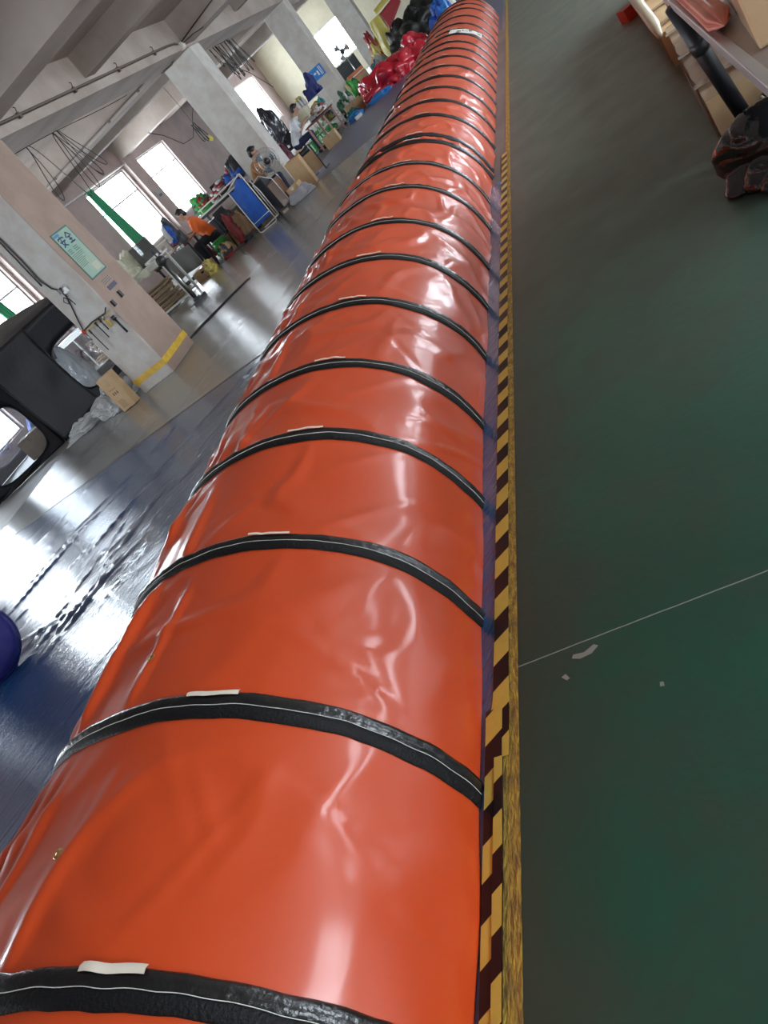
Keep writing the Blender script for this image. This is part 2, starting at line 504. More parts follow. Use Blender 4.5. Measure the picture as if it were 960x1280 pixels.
# ---- glossy sheets on the floor
def sheet_mat(name, c1, c2, nscale, rough, coat_rough, strength, rot, fine=1.0):
    m = bpy.data.materials.new(name); m.use_nodes = True
    nt = m.node_tree; b = nt.nodes['Principled BSDF']; N = nt.nodes.new; L = nt.links.new
    tc = N('ShaderNodeTexCoord')
    n = N('ShaderNodeTexNoise'); n.inputs['Scale'].default_value = nscale; n.inputs['Detail'].default_value = 5; L(tc.outputs['Object'], n.inputs['Vector'])
    r = N('ShaderNodeMix'); r.data_type = 'RGBA'; L(n.outputs['Fac'], r.inputs[0]); r.inputs[6].default_value = (*c1, 1); r.inputs[7].default_value = (*c2, 1)
    L(r.outputs[2], b.inputs['Base Color'])
    b.inputs['Roughness'].default_value = rough
    b.inputs['Coat Weight'].default_value = 1.0; b.inputs['Coat Roughness'].default_value = coat_rough; b.inputs['Coat IOR'].default_value = 1.75
    mp = N('ShaderNodeMapping'); mp.inputs['Rotation'].default_value = (0, 0, -rot); L(tc.outputs['Object'], mp.inputs[0])
    mp2 = N('ShaderNodeMapping'); mp2.inputs['Scale'].default_value = (1.3, 10.0, 1.0); L(mp.outputs[0], mp2.inputs[0])
    n1 = N('ShaderNodeTexNoise'); n1.inputs['Scale'].default_value = 2.6; n1.inputs['Detail'].default_value = 5; n1.inputs['Roughness'].default_value = 0.62; n1.inputs['Distortion'].default_value = 0.5; L(mp2.outputs[0], n1.inputs['Vector'])
    bp = N('ShaderNodeBump'); bp.inputs['Strength'].default_value = strength; bp.inputs['Distance'].default_value = 0.03
    L(n1.outputs['Fac'], bp.inputs['Height']); L(bp.outputs[0], b.inputs['Coat Normal']); L(bp.outputs[0], b.inputs['Normal'])
    return m
M_blue_sheet = sheet_mat('blue_sheet_under_film', (0.008, 0.060, 0.20), (0.018, 0.10, 0.28), 1.2, 0.30, 0.10, 0.60, math.radians(60))
M_grey_sheet = sheet_mat('clear_film_on_concrete', (0.17, 0.17, 0.16), (0.24, 0.24, 0.225), 1.0, 0.42, 0.15, 0.22, math.radians(60))
M_mat = sheet_mat('blue_grey_mat', (0.045, 0.062, 0.16), (0.065, 0.085, 0.20), 1.5, 0.50, 0.40, 0.08, math.radians(0))

def creased_sheet(x0, x1, y0, y1, step, creases, base=0.0015, amp=0.0035):
    nx = int((x1 - x0) / step) + 1; ny = int((y1 - y0) / step) + 1
    X = np.linspace(x0, x1, nx)[None, :].repeat(ny, 0); Y = np.linspace(y0, y1, ny)[:, None].repeat(nx, 1)
    Z = np.zeros_like(X)
    for (cx, cy, ang, ln, wd, h, bend) in creases:
        c, s = math.cos(ang), math.sin(ang)
        u = (X - cx) * c + (Y - cy) * s; v = -(X - cx) * s + (Y - cy) * c + bend * u * u
        Z += h * np.exp(-(v / wd) ** 2) * np.clip(1 - (u / ln) ** 2, 0, 1)
    mbs = MB(); mbs.v = [(float(a), float(b_), float(base + c_ + amp * (0.5 + 0.5 * nz(a * 1.3, b_ * 1.3))))
                         for a, b_, c_ in zip(X.ravel(), Y.ravel(), Z.ravel())]
    mbs.f = [(j * nx + i, j * nx + i + 1, (j + 1) * nx + i + 1, (j + 1) * nx + i) for j in range(ny - 1) for i in range(nx - 1)]
    mbs.sm = [True] * len(mbs.f)
    return mbs
R_ = random.Random(11)
cr = []
for k in range(120):
    cr.append((R_.uniform(-8.5, -2.6), R_.uniform(0.5, 6.8), math.radians(R_.gauss(60, 14)), R_.uniform(.15, .8), R_.uniform(.010, .022), R_.uniform(.004, .016), R_.uniform(-.15, .15)))
cr += [(-6.2, 4.95, math.radians(60.8), .75, .016, .022, .03), (-5.12, 5.15, math.radians(55), .5, .014, .02, .1), (-4.78, 3.97, math.radians(60), .4, .014, .02, .1),
       (-4.7, 3.842, 0, 2.2, .010, .010, 0.0), (-4.6, 4.75, math.radians(78), .5, .015, .018, -.1), (-7.0, 4.3, math.radians(58), .9, .018, .02, .02)]
s1 = creased_sheet(-9.4, -1.064, -2.0, 7.0, 0.035, cr).build('ground_sheet', M_blue_sheet)
tag(s1, 'shiny wrinkled blue plastic sheet on the floor left of the orange tunnel', 'sheet')
cr = []
for k in range(60):
    cr.append((R_.uniform(-8.5, -2.6), R_.uniform(7.0, 14), math.radians(R_.gauss(60, 20)), R_.uniform(.2, .9), R_.uniform(.012, .03), R_.uniform(.003, .010), R_.uniform(-.15, .15)))
s2 = creased_sheet(-9.4, -1.9, 7.04, 16.5, 0.06, cr, base=0.002, amp=.004).build('ground_sheet', M_grey_sheet)
tag(s2, 'clear plastic film over grey floor around the nearest pillar', 'sheet')
mb = MB(); mb.sheet([(-6.3, 16.5, .004), (-1.10, 16.56, .004), (-1.06, 26.5, .004), (-6.0, 34.0, .004), (-6.15, 22.0, .004)], .004)
tag(mb.build('floor_mat', M_mat), 'blue-grey mat on the floor under the far end of the tunnel', 'mat')
# ================================================================== ORANGE TUNNEL
def vinyl_mat():
    m = bpy.data.materials.new('orange_vinyl'); m.use_nodes = True
    nt = m.node_tree; b = nt.nodes['Principled BSDF']; N = nt.nodes.new; L = nt.links.new
    tc = N('ShaderNodeTexCoord')
    n = N('ShaderNodeTexNoise'); n.inputs['Scale'].default_value = 1.5; n.inputs['Detail'].default_value = 4; L(tc.outputs['Object'], n.inputs['Vector'])
    r = N('ShaderNodeMix'); r.data_type = 'RGBA'; L(n.outputs['Fac'], r.inputs[0]); r.inputs[6].default_value = (0.66, 0.070, 0.011, 1); r.inputs[7].default_value = (0.58, 0.058, 0.009, 1)
    L(r.outputs[2], b.inputs['Base Color'])
    b.inputs['Roughness'].default_value = 0.36
    b.inputs['Coat Weight'].default_value = 0.6; b.inputs['Coat Roughness'].default_value = 0.14
    n1 = N('ShaderNodeTexNoise'); n1.inputs['Scale'].default_value = 3.6; n1.inputs['Detail'].default_value = 2.5; n1.inputs['Roughness'].default_value = 0.4; n1.inputs['Distortion'].default_value = 0.35; L(tc.outputs['Object'], n1.inputs['Vector'])
    n1.noise_type = 'RIDGED_MULTIFRACTAL'
    bp = N('ShaderNodeBump'); bp.inputs['Strength'].default_value = 0.22; bp.inputs['Distance'].default_value = 0.02
    L(n1.outputs['Fac'], bp.inputs['Height']); L(bp.outputs[0], b.inputs['Coat Normal']); L(bp.outputs[0], b.inputs['Normal'])
    return m
M_orange = vinyl_mat()
M_black_web = mat('black_webbing', (0.008, 0.008, 0.009), 0.55, spec=.25, bump=0.3, bscale=120)
M_black_pvc = mat('black_glossy_vinyl', (0.007, 0.007, 0.008), 0.30, coat=0.5, coat_rough=0.08, bump=0.25, bscale=40)
M_thread = mat('white_thread', (0.75, 0.73, 0.68), 0.7)
M_strip = mat('cream_strip', (0.80, 0.72, 0.60), 0.4)
M_brass = mat('brass', (0.75, 0.50, 0.20), 0.3, metal=1.0)

RINGS = [-1.47, -0.80, -0.135, .53, 1.204, 1.876, 2.53, 3.14, 3.83, 4.47, 5.11, 5.87, 6.55, 7.20, 7.40, 8.2, 8.88, 9.58, 10.25, 10.95, 11.7, 12.35, 13.0, 13.75, 14.3, 15.0, 16.05, 17.2, 17.95, 18.7]
TY0, TY1 = -1.9, 19.05
def right_x(y):
    xs = [(-2, -1.108), (1.2, -1.111), (1.9, -1.125), (3.1, -1.153), (5.9, -1.163), (6.6, -1.183), (7.4, -1.160), (10, -1.17), (13, -1.19), (19.1, -1.215)]
    for (a, xa), (b, xb) in zip(xs, xs[1:]):
        if y <= b: return xa + (xb - xa) * (y - a) / (b - a)
    return xs[-1][1]
HT = 0.742; AW = 0.775
CR = random.Random(5)
CREASES = {}
for _i in range(len(RINGS)):
    L_ = []
    for _k in range(7):   # long tension creases running along the left flank
        L_.append((CR.uniform(.46, .64), RINGS[_i] + CR.uniform(.05, .6), CR.uniform(-.12, .04), CR.uniform(.006, .010), CR.uniform(.007, .015), CR.uniform(.25, .5)))
    for _k in range(8):   # short diagonal creases elsewhere
        L_.append((CR.uniform(.08, .5), RINGS[_i] + CR.uniform(.05, .6), CR.choice((-1, 1)) * CR.uniform(.2, .9), CR.uniform(.008, .016), CR.uniform(-.006, .008), CR.uniform(.10, .3)))
    CREASES[_i] = L_
def ridge(x, w=1.0):
    return max(0.0, 1 - abs(x) / w)
def tun_point(t, y, off=0.0):
    """t in 0..1 : right floor edge -> top -> left floor edge"""
    th = t * PI
    c, s = math.cos(th), math.sin(th)
    e = 0.94
    cx = (abs(c) ** e) * (1 if c > 0 else -1); cz = abs(s) ** e
    i = 0
    while i < len(RINGS) - 2 and y > RINGS[i + 1]: i += 1
    a, b = RINGS[i], RINGS[i + 1]
    u = min(1, max(0, (y - a) / (b - a)))
    span = b - a
    w = math.sin(PI * u)
    seg = i * 7.31
    k = math.sin(th) ** 0.5 if 0 < th < PI else 0
    # sag between hoops plus draped folds in the cloth
    d = -0.010 * w * (0.6 + 0.8 * nz(seg, th * 1.2)) * k
    f1 = nz(th * 1.9 + y * 1.1, y * 1.6 - th * 1.3, seg)
    d += 0.011 * w * f1
    r2 = 1 - abs(nz(th * 1.6 + y * 2.0 + 3, (y - th * 0.8) * 1.5, seg + 4)) * 5
    d += 0.012 * max(0, r2) * w * k
    if y > 3:
        r3 = 1 - abs(nz(th * 2.6 - y * 2.2, y * 2.5 + th * 1.2, seg + 9)) * 5
        d += 0.015 * max(0, r3) * w * min(1, (y - 3) / 2)
    # longitudinal creases on the far (left) flank
    lf = max(0, min(1, (t - 0.60) / 0.12))
    d += lf * w ** .5 * (0.016 * nz(th * 16, y * 1.3, seg) + 0.010 * nz(th * 30, y * 2.8, seg))
    d += 0.006 * lf * w ** .5 * nz(y * 22, th * 5, seg)
    for (t0, y0, k_, wd_, h_, l_) in CREASES.get(i, ()):
        q_ = (t - t0 - k_ * (y - y0)) / wd_
        if abs(q_) < 3:
            d += h_ * math.exp(-q_ * q_) * max(0.0, 1 - ((y - y0) / l_) ** 2) * min(1, w * 2)
    R = right_x(y)
    cxx = R - AW
    A = (AW if c > 0 else AW - .205 * (1 - (1 - abs(c)) ** 2)) + d + off; Hh = HT + d + off
    z = Hh * cz
    x = cxx + A * cx
    # slumped cloth kicks out a little near the right floor edge
    x += 0.005 * (1 - min(1, z / .12)) * w * (1 + nz(y * 3, 1.0)) if c > 0 else 0
    z += 0.004
    return x, z
TT = thing('inflatable_tunnel', 'long orange vinyl tunnel with black hoops lying beside the hazard tape', 'tunnel', (0, 0, 0))
ys = []
y = TY0
while y < TY1 - 1e-6:
    ys.append(y)
    y += 0.022 if y < 4 else (0.035 if y < 9 else 0.07)
ys.append(TY1)
NT = 170
body = MB()
vs = []
for y in ys:
    for j in range(NT):
        x, z = tun_point(j / (NT - 1), y)
        vs.append((x, y, z))
fs = [(i * NT + j, i * NT + j + 1, (i + 1) * NT + j + 1, (i + 1) * NT + j) for i in range(len(ys) - 1) for j in range(NT - 1)]
# flip outward
fs = [f[::-1] for f in fs]
body.add(vs, fs, True)
body.build('body', M_orange, TT)

def band(y0, wd=0.082, seedv=0.0, far=False):
    n = 72 if not far else 48
    prof = [(-0.5, 0.001), (-0.46, 0.007), (-0.10, 0.009), (0.0, 0.006), (0.08, 0.013), (0.26, 0.018), (0.42, 0.014), (0.5, 0.002)]
    mw, mp_ = MB(), MB()
    def P(t, q, o):
        wv = 0.010 * nz(t * 9, seedv) + 0.006 * nz(t * 30, seedv + 5)
        pk = 0.35 + 0.65 * min(1, max(0.0, abs(nz(t * 40, seedv + 9)) * 2.2))
        yy = y0 + wv + q * wd * (0.86 + 0.28 * nz(t * 6, seedv + 2))
        oo = o if q < 0.05 else o * (0.7 + 0.3 * pk)
        x, z = tun_point(t, yy, oo)
        return (x, yy, z)
    def strip_(mb, pr):
        m = len(pr); vs = []
        for i in range(n):
            t = i / (n - 1)
            for (q, o) in pr: vs.append(P(t, q, o))
        fs = [(i * m + k, i * m + k + 1, (i + 1) * m + k + 1, (i + 1) * m + k) for i in range(n - 1) for k in range(m - 1)]
        mb.add(vs, fs, True)
    strip_(mw, prof[:4]); strip_(mp_, prof[3:])
    b = mw.build('strap', M_black_web, TT)
    mp_.build('hoop_sleeve', M_black_pvc, b)
    if not far:
        st = MB()
        n2 = 150
        pts = [Vector(P(i / (n2 - 1), -0.015, 0.0095)) for i in range(n2)]
        st.tube(pts, 0.0011 if y0 < 2 else 0.0016, 4)
        st.build('stitching', M_thread, b)
    tg = MB()
    ta, tb = 0.314, 0.375
    vs = []
    for i in range(10):
        t = ta + (tb - ta) * i / 9
        for (q, o) in ((0.26, 0.024), (0.40, 0.025), (0.54, 0.014)): vs.append(P(t, q, o))
    tg.add(vs, [(i * 3 + k, i * 3 + k + 1, (i + 1) * 3 + k + 1, (i + 1) * 3 + k) for i in range(9) for k in range(2)], True)
    tg.build('clear_tab', M_strip, b)
for i, y in enumerate(RINGS):
    band(y, 0.092 if y != 7.40 else 0.12, i * 3.3, far=y > 7)
for (yy) in (TY0, TY1):
    pass
fl = MB(); fl.sheet([(-2.02, 3.86, .72), (-2.20, 4.02, .70), (-2.10, 3.98, .66), (-2.0, 3.93, .66)], .006); fl.build("strap_end", M_black_web, TT)
lb = MB(); lb.grid(lambda u, v: (tun_point(.14 + .22 * u, 13.85 + .40 * v, .014)[0], 13.85 + .40 * v, tun_point(.14 + .22 * u, 13.85 + .40 * v, .014)[1]), 12, 6); lb = lb.build("white_label", mat('white_label_vinyl', (.7,.68,.62), .6), TT, label="white label patch with black marks")
lm = MB()
for (a0, a1, b0, b1) in ((.05, .16, .25, .55), (.30, .42, .45, .62), (.45, .62, .30, .50), (.66, .78, .25, .42)):
    lm.grid(lambda u, v: (tun_point(.14 + .22 * (a0 + (a1 - a0) * u), 13.85 + .40 * (b0 + (b1 - b0) * v), .017)[0], 13.85 + .40 * (b0 + (b1 - b0) * v), tun_point(.14 + .22 * (a0 + (a1 - a0) * u), 13.85 + .40 * (b0 + (b1 - b0) * v), .017)[1]), 4, 3)
lm.build("black_marks", M_black_web, lb, kind="stuff")
for (t_, yy_) in ((.46, .82), (.46, 1.43)):
    x_, z_ = tun_point(t_, yy_, .003); gm = MB(); a_ = t_ * PI
    gm.lathe([(.006, 0), (.0065, .002), (.011, .003), (.013, .0005)], (x_, yy_, z_), 20, M=Matrix.Rotation(PI / 2 - a_, 3, "Y"), cap=False); gm.build("grommet", M_brass, TT)
# ================================================================== FITTINGS ON BEAMS AND PILLARS
M_conduit = mat('brown_conduit', (0.12, 0.09, 0.075), 0.5)
M_wire = mat('black_cable', (0.015, 0.014, 0.016), 0.5)
M_brown = mat('dark_plastic', (0.03, 0.028, 0.03), 0.4)
M_cream = mat('cream_plastic', (0.70, 0.66, 0.58), 0.45)
M_paper = mat('white_paper', (0.78, 0.78, 0.76), 0.8)

t = thing('conduit_pipe', 'brown conduit pipe running along the ceiling beam to the second pillar', 'pipe', (-6.465, 8, 3.655))
MB().tube([(0, 0, 0), (0, 8.9, 0.015), (0.0, 9.35, 0.0), (-.06, 9.62, -.03)], 0.022, 8).build('pipe', M_conduit, t)
for k in range(5):
    MB().box((0, 1.2 + 1.75 * k, 0), (0.035, 0.05, 0.085)).tube([(0.02, 1.17 + 1.75 * k, 0.04), (0.03, 1.2 + 1.75 * k, 0.09), (-.01, 1.23 + 1.75 * k, 0.12)], 0.008, 6).build('clip', M_conduit, t)
t = thing('junction_box', 'round junction box at the top of the second pillar', 'junction box', (-6.50, 17.66, 3.57))
MB().lathe([(0.03, -0.07), (0.075, -.06), (0.08, 0.05), (0.05, 0.07)], M=Matrix.Rotation(PI / 2, 3, 'X')).build('box', M_cream, t)
MB().tube([(0.04, 0, .05), (0.5, -0.02, 0.10), (1.1, -.02, .16)], .012, 6).tube([(0.04, 0, .02), (0.35, -0.04, 0.0), (.62, -.03, -.05)], .009, 6).build('stub_wires', M_wire, t)
t = thing('conduit_pipe', 'thin straight conduit crossing under the cross-beam left of the second pillar', 'pipe', (-7.3, 17.72, 3.6))
MB().tube([(0.65, 0, -.02), (0.35, 0, -.12), (0.1, -.02, -.10), (-0.15, -.02, .02), (-5.2, -.02, .0)], 0.017, 8).build('pipe', M_conduit, t)
for k in range(5): MB().box((-.6 - 1.0 * k, -.01, 0), (.045, .06, .06)).build('clip', M_conduit, t)

# fluorescent fitting (off) on the beam side
t = thing('tube_light', 'unlit white fluorescent tube on the side of the long ceiling beam', 'light fitting', (-7.345, 13.5, 3.69))
MB().box((0.02, 0, 0.01), (0.05, 1.35, 0.05)).build('batten', M_cream, t)
MB().tube([(-.035, -.66, 0), (-.035, .66, 0)], .016, 10).build('tube', M_paper, t)
for s in (-1, 1): MB().box((-.02, s * .69, 0), (.05, .04, .055)).build('end_cap', M_brown, t)

# overhead line with hanging cable loops
t = thing('overhead_cable', 'thin cable line below the ceiling with black loops hanging from it, before the second pillar', 'cable', (-8.2, 12.6, 3.73))
pts = [(0, a, 0.02 * math.sin(a * 1.1) - 0.015) for a in [k * .4 for k in range(14)]]
MB().tube(pts, .007, 5).build('line', M_wire, t)
def loop(y0, y1, drop, wob=.1, dx=0.0, r=.008):
    ps = []
    for k in range(25):
        a = k / 24
        q = math.sin(PI * a) ** 2
        yy = y0 + (y1 - y0) * a + wob * q - (.17 if abs(y1 - y0) < .5 else .02) * math.sin(2 * PI * a) * q ** .35
        zz = -drop * q ** .8
        ps.append((dx + .05 * math.sin(5 * a), yy, zz))
    return MB().tube(ps, r, 6)
for (a, b, d, w, dx) in [(.73, .80, .98, -.38, 0), (.75, 1.74, 1.18, -.10, .03), (1.74, 1.82, 1.13, -.18, 0), (1.78, 1.90, 1.02, .1, .05), (1.80, 1.93, .98, .28, -.05), (1.84, 2.0, .9, .45, .02)]:
    loop(a, b, d, w, dx).build('cable_loop', M_wire, t)
# loops of cable beyond the second pillar
t = thing('overhead_cable', 'dense bunch of hanging black cables between the second and third pillars', 'cable', (-8.2, 23.6, 3.72))
MB().tube([(0, -4.5, .12), (0, -2, .0), (0, 0, .06), (0, 1.5, 0), (0, 2.6, .05)], .010, 5).tube([(.1, 0, -.4), (0.05, 1.6, -1.0), (0, 2.8, -1.7)], .012, 5).build('line', M_wire, t)
for k in range(13):
    loop(.2 + .19 * k, .34 + .19 * k, 0.55 + .5 * abs(math.sin(k * 2.3)), .3 * math.sin(k * 1.7), .06 * math.sin(k), .012).build('cable_loop', M_wire, t)
t = thing('overhead_cable', 'curling cables hanging in front of the far window between the third and fourth pillars', 'cable', (-8.6, 31.3, 3.72))
MB().tube([(0, 0, .05), (0, 2, -.05), (0, 4, .05)], .012, 5).build('line', M_wire, t)
for k in range(10): loop(.2 + .38 * k, .42 + .38 * k, .5 + .35 * abs(math.sin(k * 3.1)), .25 * math.sin(k * 2.7), .05 * math.cos(k), .014).build('cable_loop', M_wire, t)
t = thing('hanging_coil', 'coil of cable with a yellow lamp hanging before the brown wall', 'cable', (-9.3, 22.25, 2.65))
MB().tube([(0, 0, 0), (.02, 0, .5), (0, 0, 1.09)], .006, 5).build('hanger_wire', M_wire, t)
for k in range(3): loop(-.06, .06, .52 + .05 * k, .10 * (k - 1), .05 * (k - 1), .012).build('cable_loop', M_wire, t)
MB().tube([(0, 0, .0), (-.25, 0, -.25), (-.6, 0, -.2), (-.95, .1, .3), (-1.3, .2, .62)], .010, 5).tube([(0, 0, 0), (.1, 0, .12), (.4, 0, .35), (.7, 0, .55)], .010, 5).build('feed_wire', M_wire, t)
MB().lathe([(.01, -.08), (.055, -.05), (.06, 0), (.03, .05), (.02, .10)], (.13, 0, -.56)).build('lamp', mat('yellow_plastic', (.85, .72, .12), .4), t)

# ---- nearest pillar: poster, plates, socket, cables, tool rail
def poster():
    t = thing('safety_poster', 'green safety poster with two large blue characters on the nearest pillar', 'poster', (-6.496, 9.47, 1.555))
    W, H = .46, .72
    Mbd = mat('poster_border', (.045, .14, .13), .5); Mbg = mat('poster_green', (.26, .42, .34), .6, col2=(.36, .46, .36), nscale=3)
    Mhd = mat('poster_header_blue', (.06, .22, .42), .5); Mink = mat('poster_blue_ink', (.012, .03, .12), .5); Mtx = mat('poster_text_ink', (.07, .10, .08), .5)
    M_cr = mat('poster_cream', (.48, .50, .38), .5)
    MB().bx(0, .004, 0, W, 0, H).build('border', Mbd, t)
    MB().bx(.003, .0055, .02, W - .02, .02, H - .02).build('panel', Mbg, t)
    h = MB(); h.bx(.0055, .007, .025, .16, H - .065, H - .03)
    h.build('header_block', Mhd, t)
    ink = MB()
    def S(a, b, w=.017):  # stroke in (y,z)
        ink.bar((.0065, a[0], a[1]), (.0065, b[0], b[1]), .003, w)
    def S2(a, b, w=.017):
        A = Vector((0, a[0], a[1])); B = Vector((0, b[0], b[1])); d = (B - A); L = d.length; n = Vector((0, -d.z, d.y)) / L * w / 2
        ink.sheet([Vector((.0078, 0, 0)) + A - n, Vector((.0078, 0, 0)) + B - n, Vector((.0078, 0, 0)) + B + n, Vector((.0078, 0, 0)) + A + n], .002, nrm=Vector((1, 0, 0)))
    def glyph(ox, oz, s, strokes):
        for (a, b) in strokes:
            S2((ox + a[0] * s, oz + a[1] * s), (ox + b[0] * s, oz + b[1] * s), .13 * s)
    an = [((.5, 1), (.5, .86)), ((.08, .84), (.92, .84)), ((.08, .84), (.05, .68)), ((.92, .84), (.88, .70)), ((.45, .74), (.22, .30)), ((.22, .30), (.85, .02)),
          ((.05, .50), (.95, .50)), ((.68, .50), (.50, .22)), ((.50, .22), (.08, .02))]
    quan = [((.5, 1), (.05, .58)), ((.5, 1), (.95, .58)), ((.25, .56), (.75, .56)), ((.5, .56), (.5, .05)), ((.25, .32), (.75, .32)), ((.08, .05), (.92, .05))]
    glyph(.05, .50, .15, an); glyph(.235, .50, .15, quan)
    ink.build('large_characters', Mink, t)
    tx = MB(); r = random.Random(4)
    for (ys_, zs, n, l) in [(.05, .455, 3, .12), (.20, .455, 3, .15)]:
        for k in range(n): tx.bx(.0055, .007, ys_, ys_ + l * r.uniform(.7, 1), zs - .025 * k - .009, zs - .025 * k)
    for k in range(9):
        tx.bx(.0055, .007, .045, .045 + .30 * r.uniform(.5, 1), .365 - .022 * k, .365 - .022 * k + .006)
    tx.build('small_text_lines', Mtx, t, kind='stuff')
    p = MB(); p.bx(.0055, .0065, .24, .40, .05, .16); p.build('picture', M_cr, t)
poster()
t = thing('notice_plate', 'small dark notice plate below the green safety poster', 'sign', (-6.497, 9.60, 1.315))
MB().bx(0, .006, 0, .24, 0, .062).build('plate', mat('dark_slate', (.07, .07, .11), .5), t)
t = thing('paper_notice', 'small paper notice with printed lines between poster and dark plate', 'notice', (-6.498, 9.585, 1.40))
MB().bx(0, .002, 0, .25, 0, .085).build('sheet', mat('brown_paper_notice', (.36, .27, .22), .7), t)
mb = MB()
for k in range(5):
    for j in range(3): mb.bx(.002, .003, .02 + .045 * k, .05 + .045 * k, .012 + .026 * j, .026 + .026 * j)
mb.build('print', mat('grey_ink', (.12, .11, .12), .6), t, kind='stuff')

t = thing('wall_socket', 'dark plug and white socket on the white face of the nearest pillar', 'socket', (-6.84, 9.326, 1.70))
MB().box((0.02, -.012, -.01), (.085, .025, .07)).build('socket', M_whitepaint, t)
MB().box((-.03, -.03, .025), (.05, .05, .07)).build('plug', M_brown, t)
MB().tube([(-.03, -.03, 0), (-.02, -.04, -.09), (-.08, -.035, -.16), (-.12, -.03, -.10), (-.07, -.03, -.06), (-.02, -.03, -.12), (-.01, -.03, -.22)], .007, 6).build('loose_wire', M_wire, t)
t = thing('power_cables', 'black cables running down the white face of the nearest pillar to the tool rail', 'cable', (-6.97, 9.318, 1.1))
MB().tube([(0, 0, 2.4), (0, 0, 1.53), (-.005, 0, 1.21), (-.03, 0, .88), (.01, 0, .72), (.08, 0, .64)], .011, 6).build('cable', M_wire, t)
MB().tube([(-.04, 0, 2.4), (-.045, 0, 1.5), (-.07, 0, 1.0), (-.075, 0, .82)], .008, 6).build('cable', M_wire, t)
MB().tube([(.13, 0, .60), (.08, 0, .50), (-.06, 0, .22), (-.115, -.01, .06)], .008, 6).build('cable', M_wire, t)
t = thing('tool_rail', 'wooden rail of hanging hand tools on the nearest pillar', 'tool rail', (-6.8, 9.30, 1.14))
MB().bar((-.30, 0, .02), (.29, 0, -.01), .022, .03).build('rail', mat('pale_wood', (.50, .38, .20), .6), t)
MB().tube([(-.30, -.02, .03), (-.05, -.025, .045), (.20, -.02, .02), (.28, -.03, .07)], .010, 6).build('cable', M_wire, t)
def tool(nm, label, cat, x, z, build):
    q = thing(nm, label, cat, (x, 9.275, z)); build(q); return q
M_red = mat('red_plastic', (.55, .05, .03), .4); M_ylw = mat('yellow_grip', (.75, .52, .06), .4); M_steel = mat('steel', (.45, .45, .46), .3, metal=1)
def pl(q):
    MB().tube([(0, 0, .05), (-.01, 0, -.02)], .012, 6).build('jaw', M_steel, q)
    MB().tube([(0, 0, -.02), (.035, 0, -.07), (.035, 0, -.14)], .010, 6).tube([(0, 0, -.02), (-.02, 0, -.08), (-.005, 0, -.14)], .010, 6).build('handles', M_ylw, q)
tool('pliers', 'yellow-handled pliers hanging from the tool rail', 'pliers', -6.67, 1.12, pl)
def rod(l, mh, r=.008):
    def f(q):
        MB().tube([(0, 0, 0), (.0, 0, -l)], r, 6).build('shaft', M_steel if mh is M_red else M_wire, q)
        MB().tube([(0, 0, 0), (0, 0, .06)], r * 1.9, 8).build('grip', mh, q)
    return f
tool('scissors', 'red-handled scissors at the left end of the tool rail', 'scissors', -7.07, 1.13, rod(.12, M_red, .012))
tool('hook_rod', 'long thin rod hanging left on the tool rail', 'rod', -6.99, 1.08, rod(.30, M_brown, .007))
tool('screwdriver', 'dark screwdriver hanging in the middle of the tool rail', 'screwdriver', -6.83, 1.10, rod(.20, M_brown))
tool('awl', 'short dark awl beside the pliers on the tool rail', 'awl', -6.74, 1.11, rod(.13, M_brown))
tool('hammer_handle', 'thick black handle hanging at the right edge of the white pillar face', 'handle', -6.55, 1.02, rod(.22, M_brown, .016))
t = thing('switch_pair', 'two dark hooks on the aisle-side face of the nearest pillar', 'hook', (-6.49, 9.70, 1.2))
MB().box((.01, 0, 0), (.03, .05, .10)).build('hook', M_brown, t); MB().box((.01, -.28, -.02), (.03, .05, .09)).build('hook', M_brown, t)

# ---- carton and clear bag at the foot of the nearest pillar
M_card = mat('cardboard', (0.60, 0.41, 0.23), 0.8, col2=(0.53, 0.355, 0.19), nscale=5, bump=.1, bscale=20)
M_card_d = mat('cardboard_inside', (0.34, 0.22, 0.12), 0.85)
M_tape = mat('packing_tape', (0.52, 0.38, 0.22), 0.15, coat=.6)
M_print = mat('carton_print', (0.16, 0.10, 0.06), 0.7)
def carton(label, loc, size, rz=0, m=None, open_=False, group=None, prints=False, cat='box', name='cardboard_box', tilt=0):
    t = thing(name, label, cat, loc, rz, group)
    if tilt: t.rotation_euler.x = tilt
    w, d, h = size
    mb = MB()
    if open_:
        th = .006
        mb.bx(-w / 2, w / 2, -d / 2, d / 2, 0, th)
        mb.bx(-w / 2, w / 2, -d / 2, -d / 2 + th, th, h); mb.bx(-w / 2, w / 2, d / 2 - th, d / 2, th, h)
        mb.bx(-w / 2, -w / 2 + th, -d / 2 + th, d / 2 - th, th, h); mb.bx(w / 2 - th, w / 2, -d / 2 + th, d / 2 - th, th, h)
        mb.build('body', m or M_card, t)
        for s in (-1, 1):
            f = MB(); f.box((s * (w / 2 + d * .17), 0, h + d * .05), (d * .36, d * .96, .005), ry=s * .35); f.build('flap', m or M_card, t)
    else:
        mb.bx(-w / 2, w / 2, -d / 2, d / 2, 0, h); mb.build('body', m or M_card, t, bevel=.008)
        f = MB(); f.bx(-w / 2 + .004, -.0015, -d / 2 + .004, d / 2 - .004, h, h + .004); f.build('flap', m or M_card, t)
        f = MB(); f.bx(.0015, w / 2 - .004, -d / 2 + .004, d / 2 - .004, h, h + .004); f.build('flap', m or M_card, t)
        tp = MB(); tp.bx(-.028, .028, -d / 2 - .0012, d / 2 + .0012, h + .004, h + .0055)
        for s in (-1, 1): tp.bx(-.028, .028, s * (d / 2) - .0014, s * (d / 2) + .0014, h * .72, h + .0055)
        tp.build('packing_tape', M_tape, t)
    if prints:
        p = MB()
        for (a, b, c, e) in prints: p.bx(a, b, -d / 2 - .0015, -d / 2 + .001, c, e)
        p.build('print', M_print, t, kind='stuff')
    return t
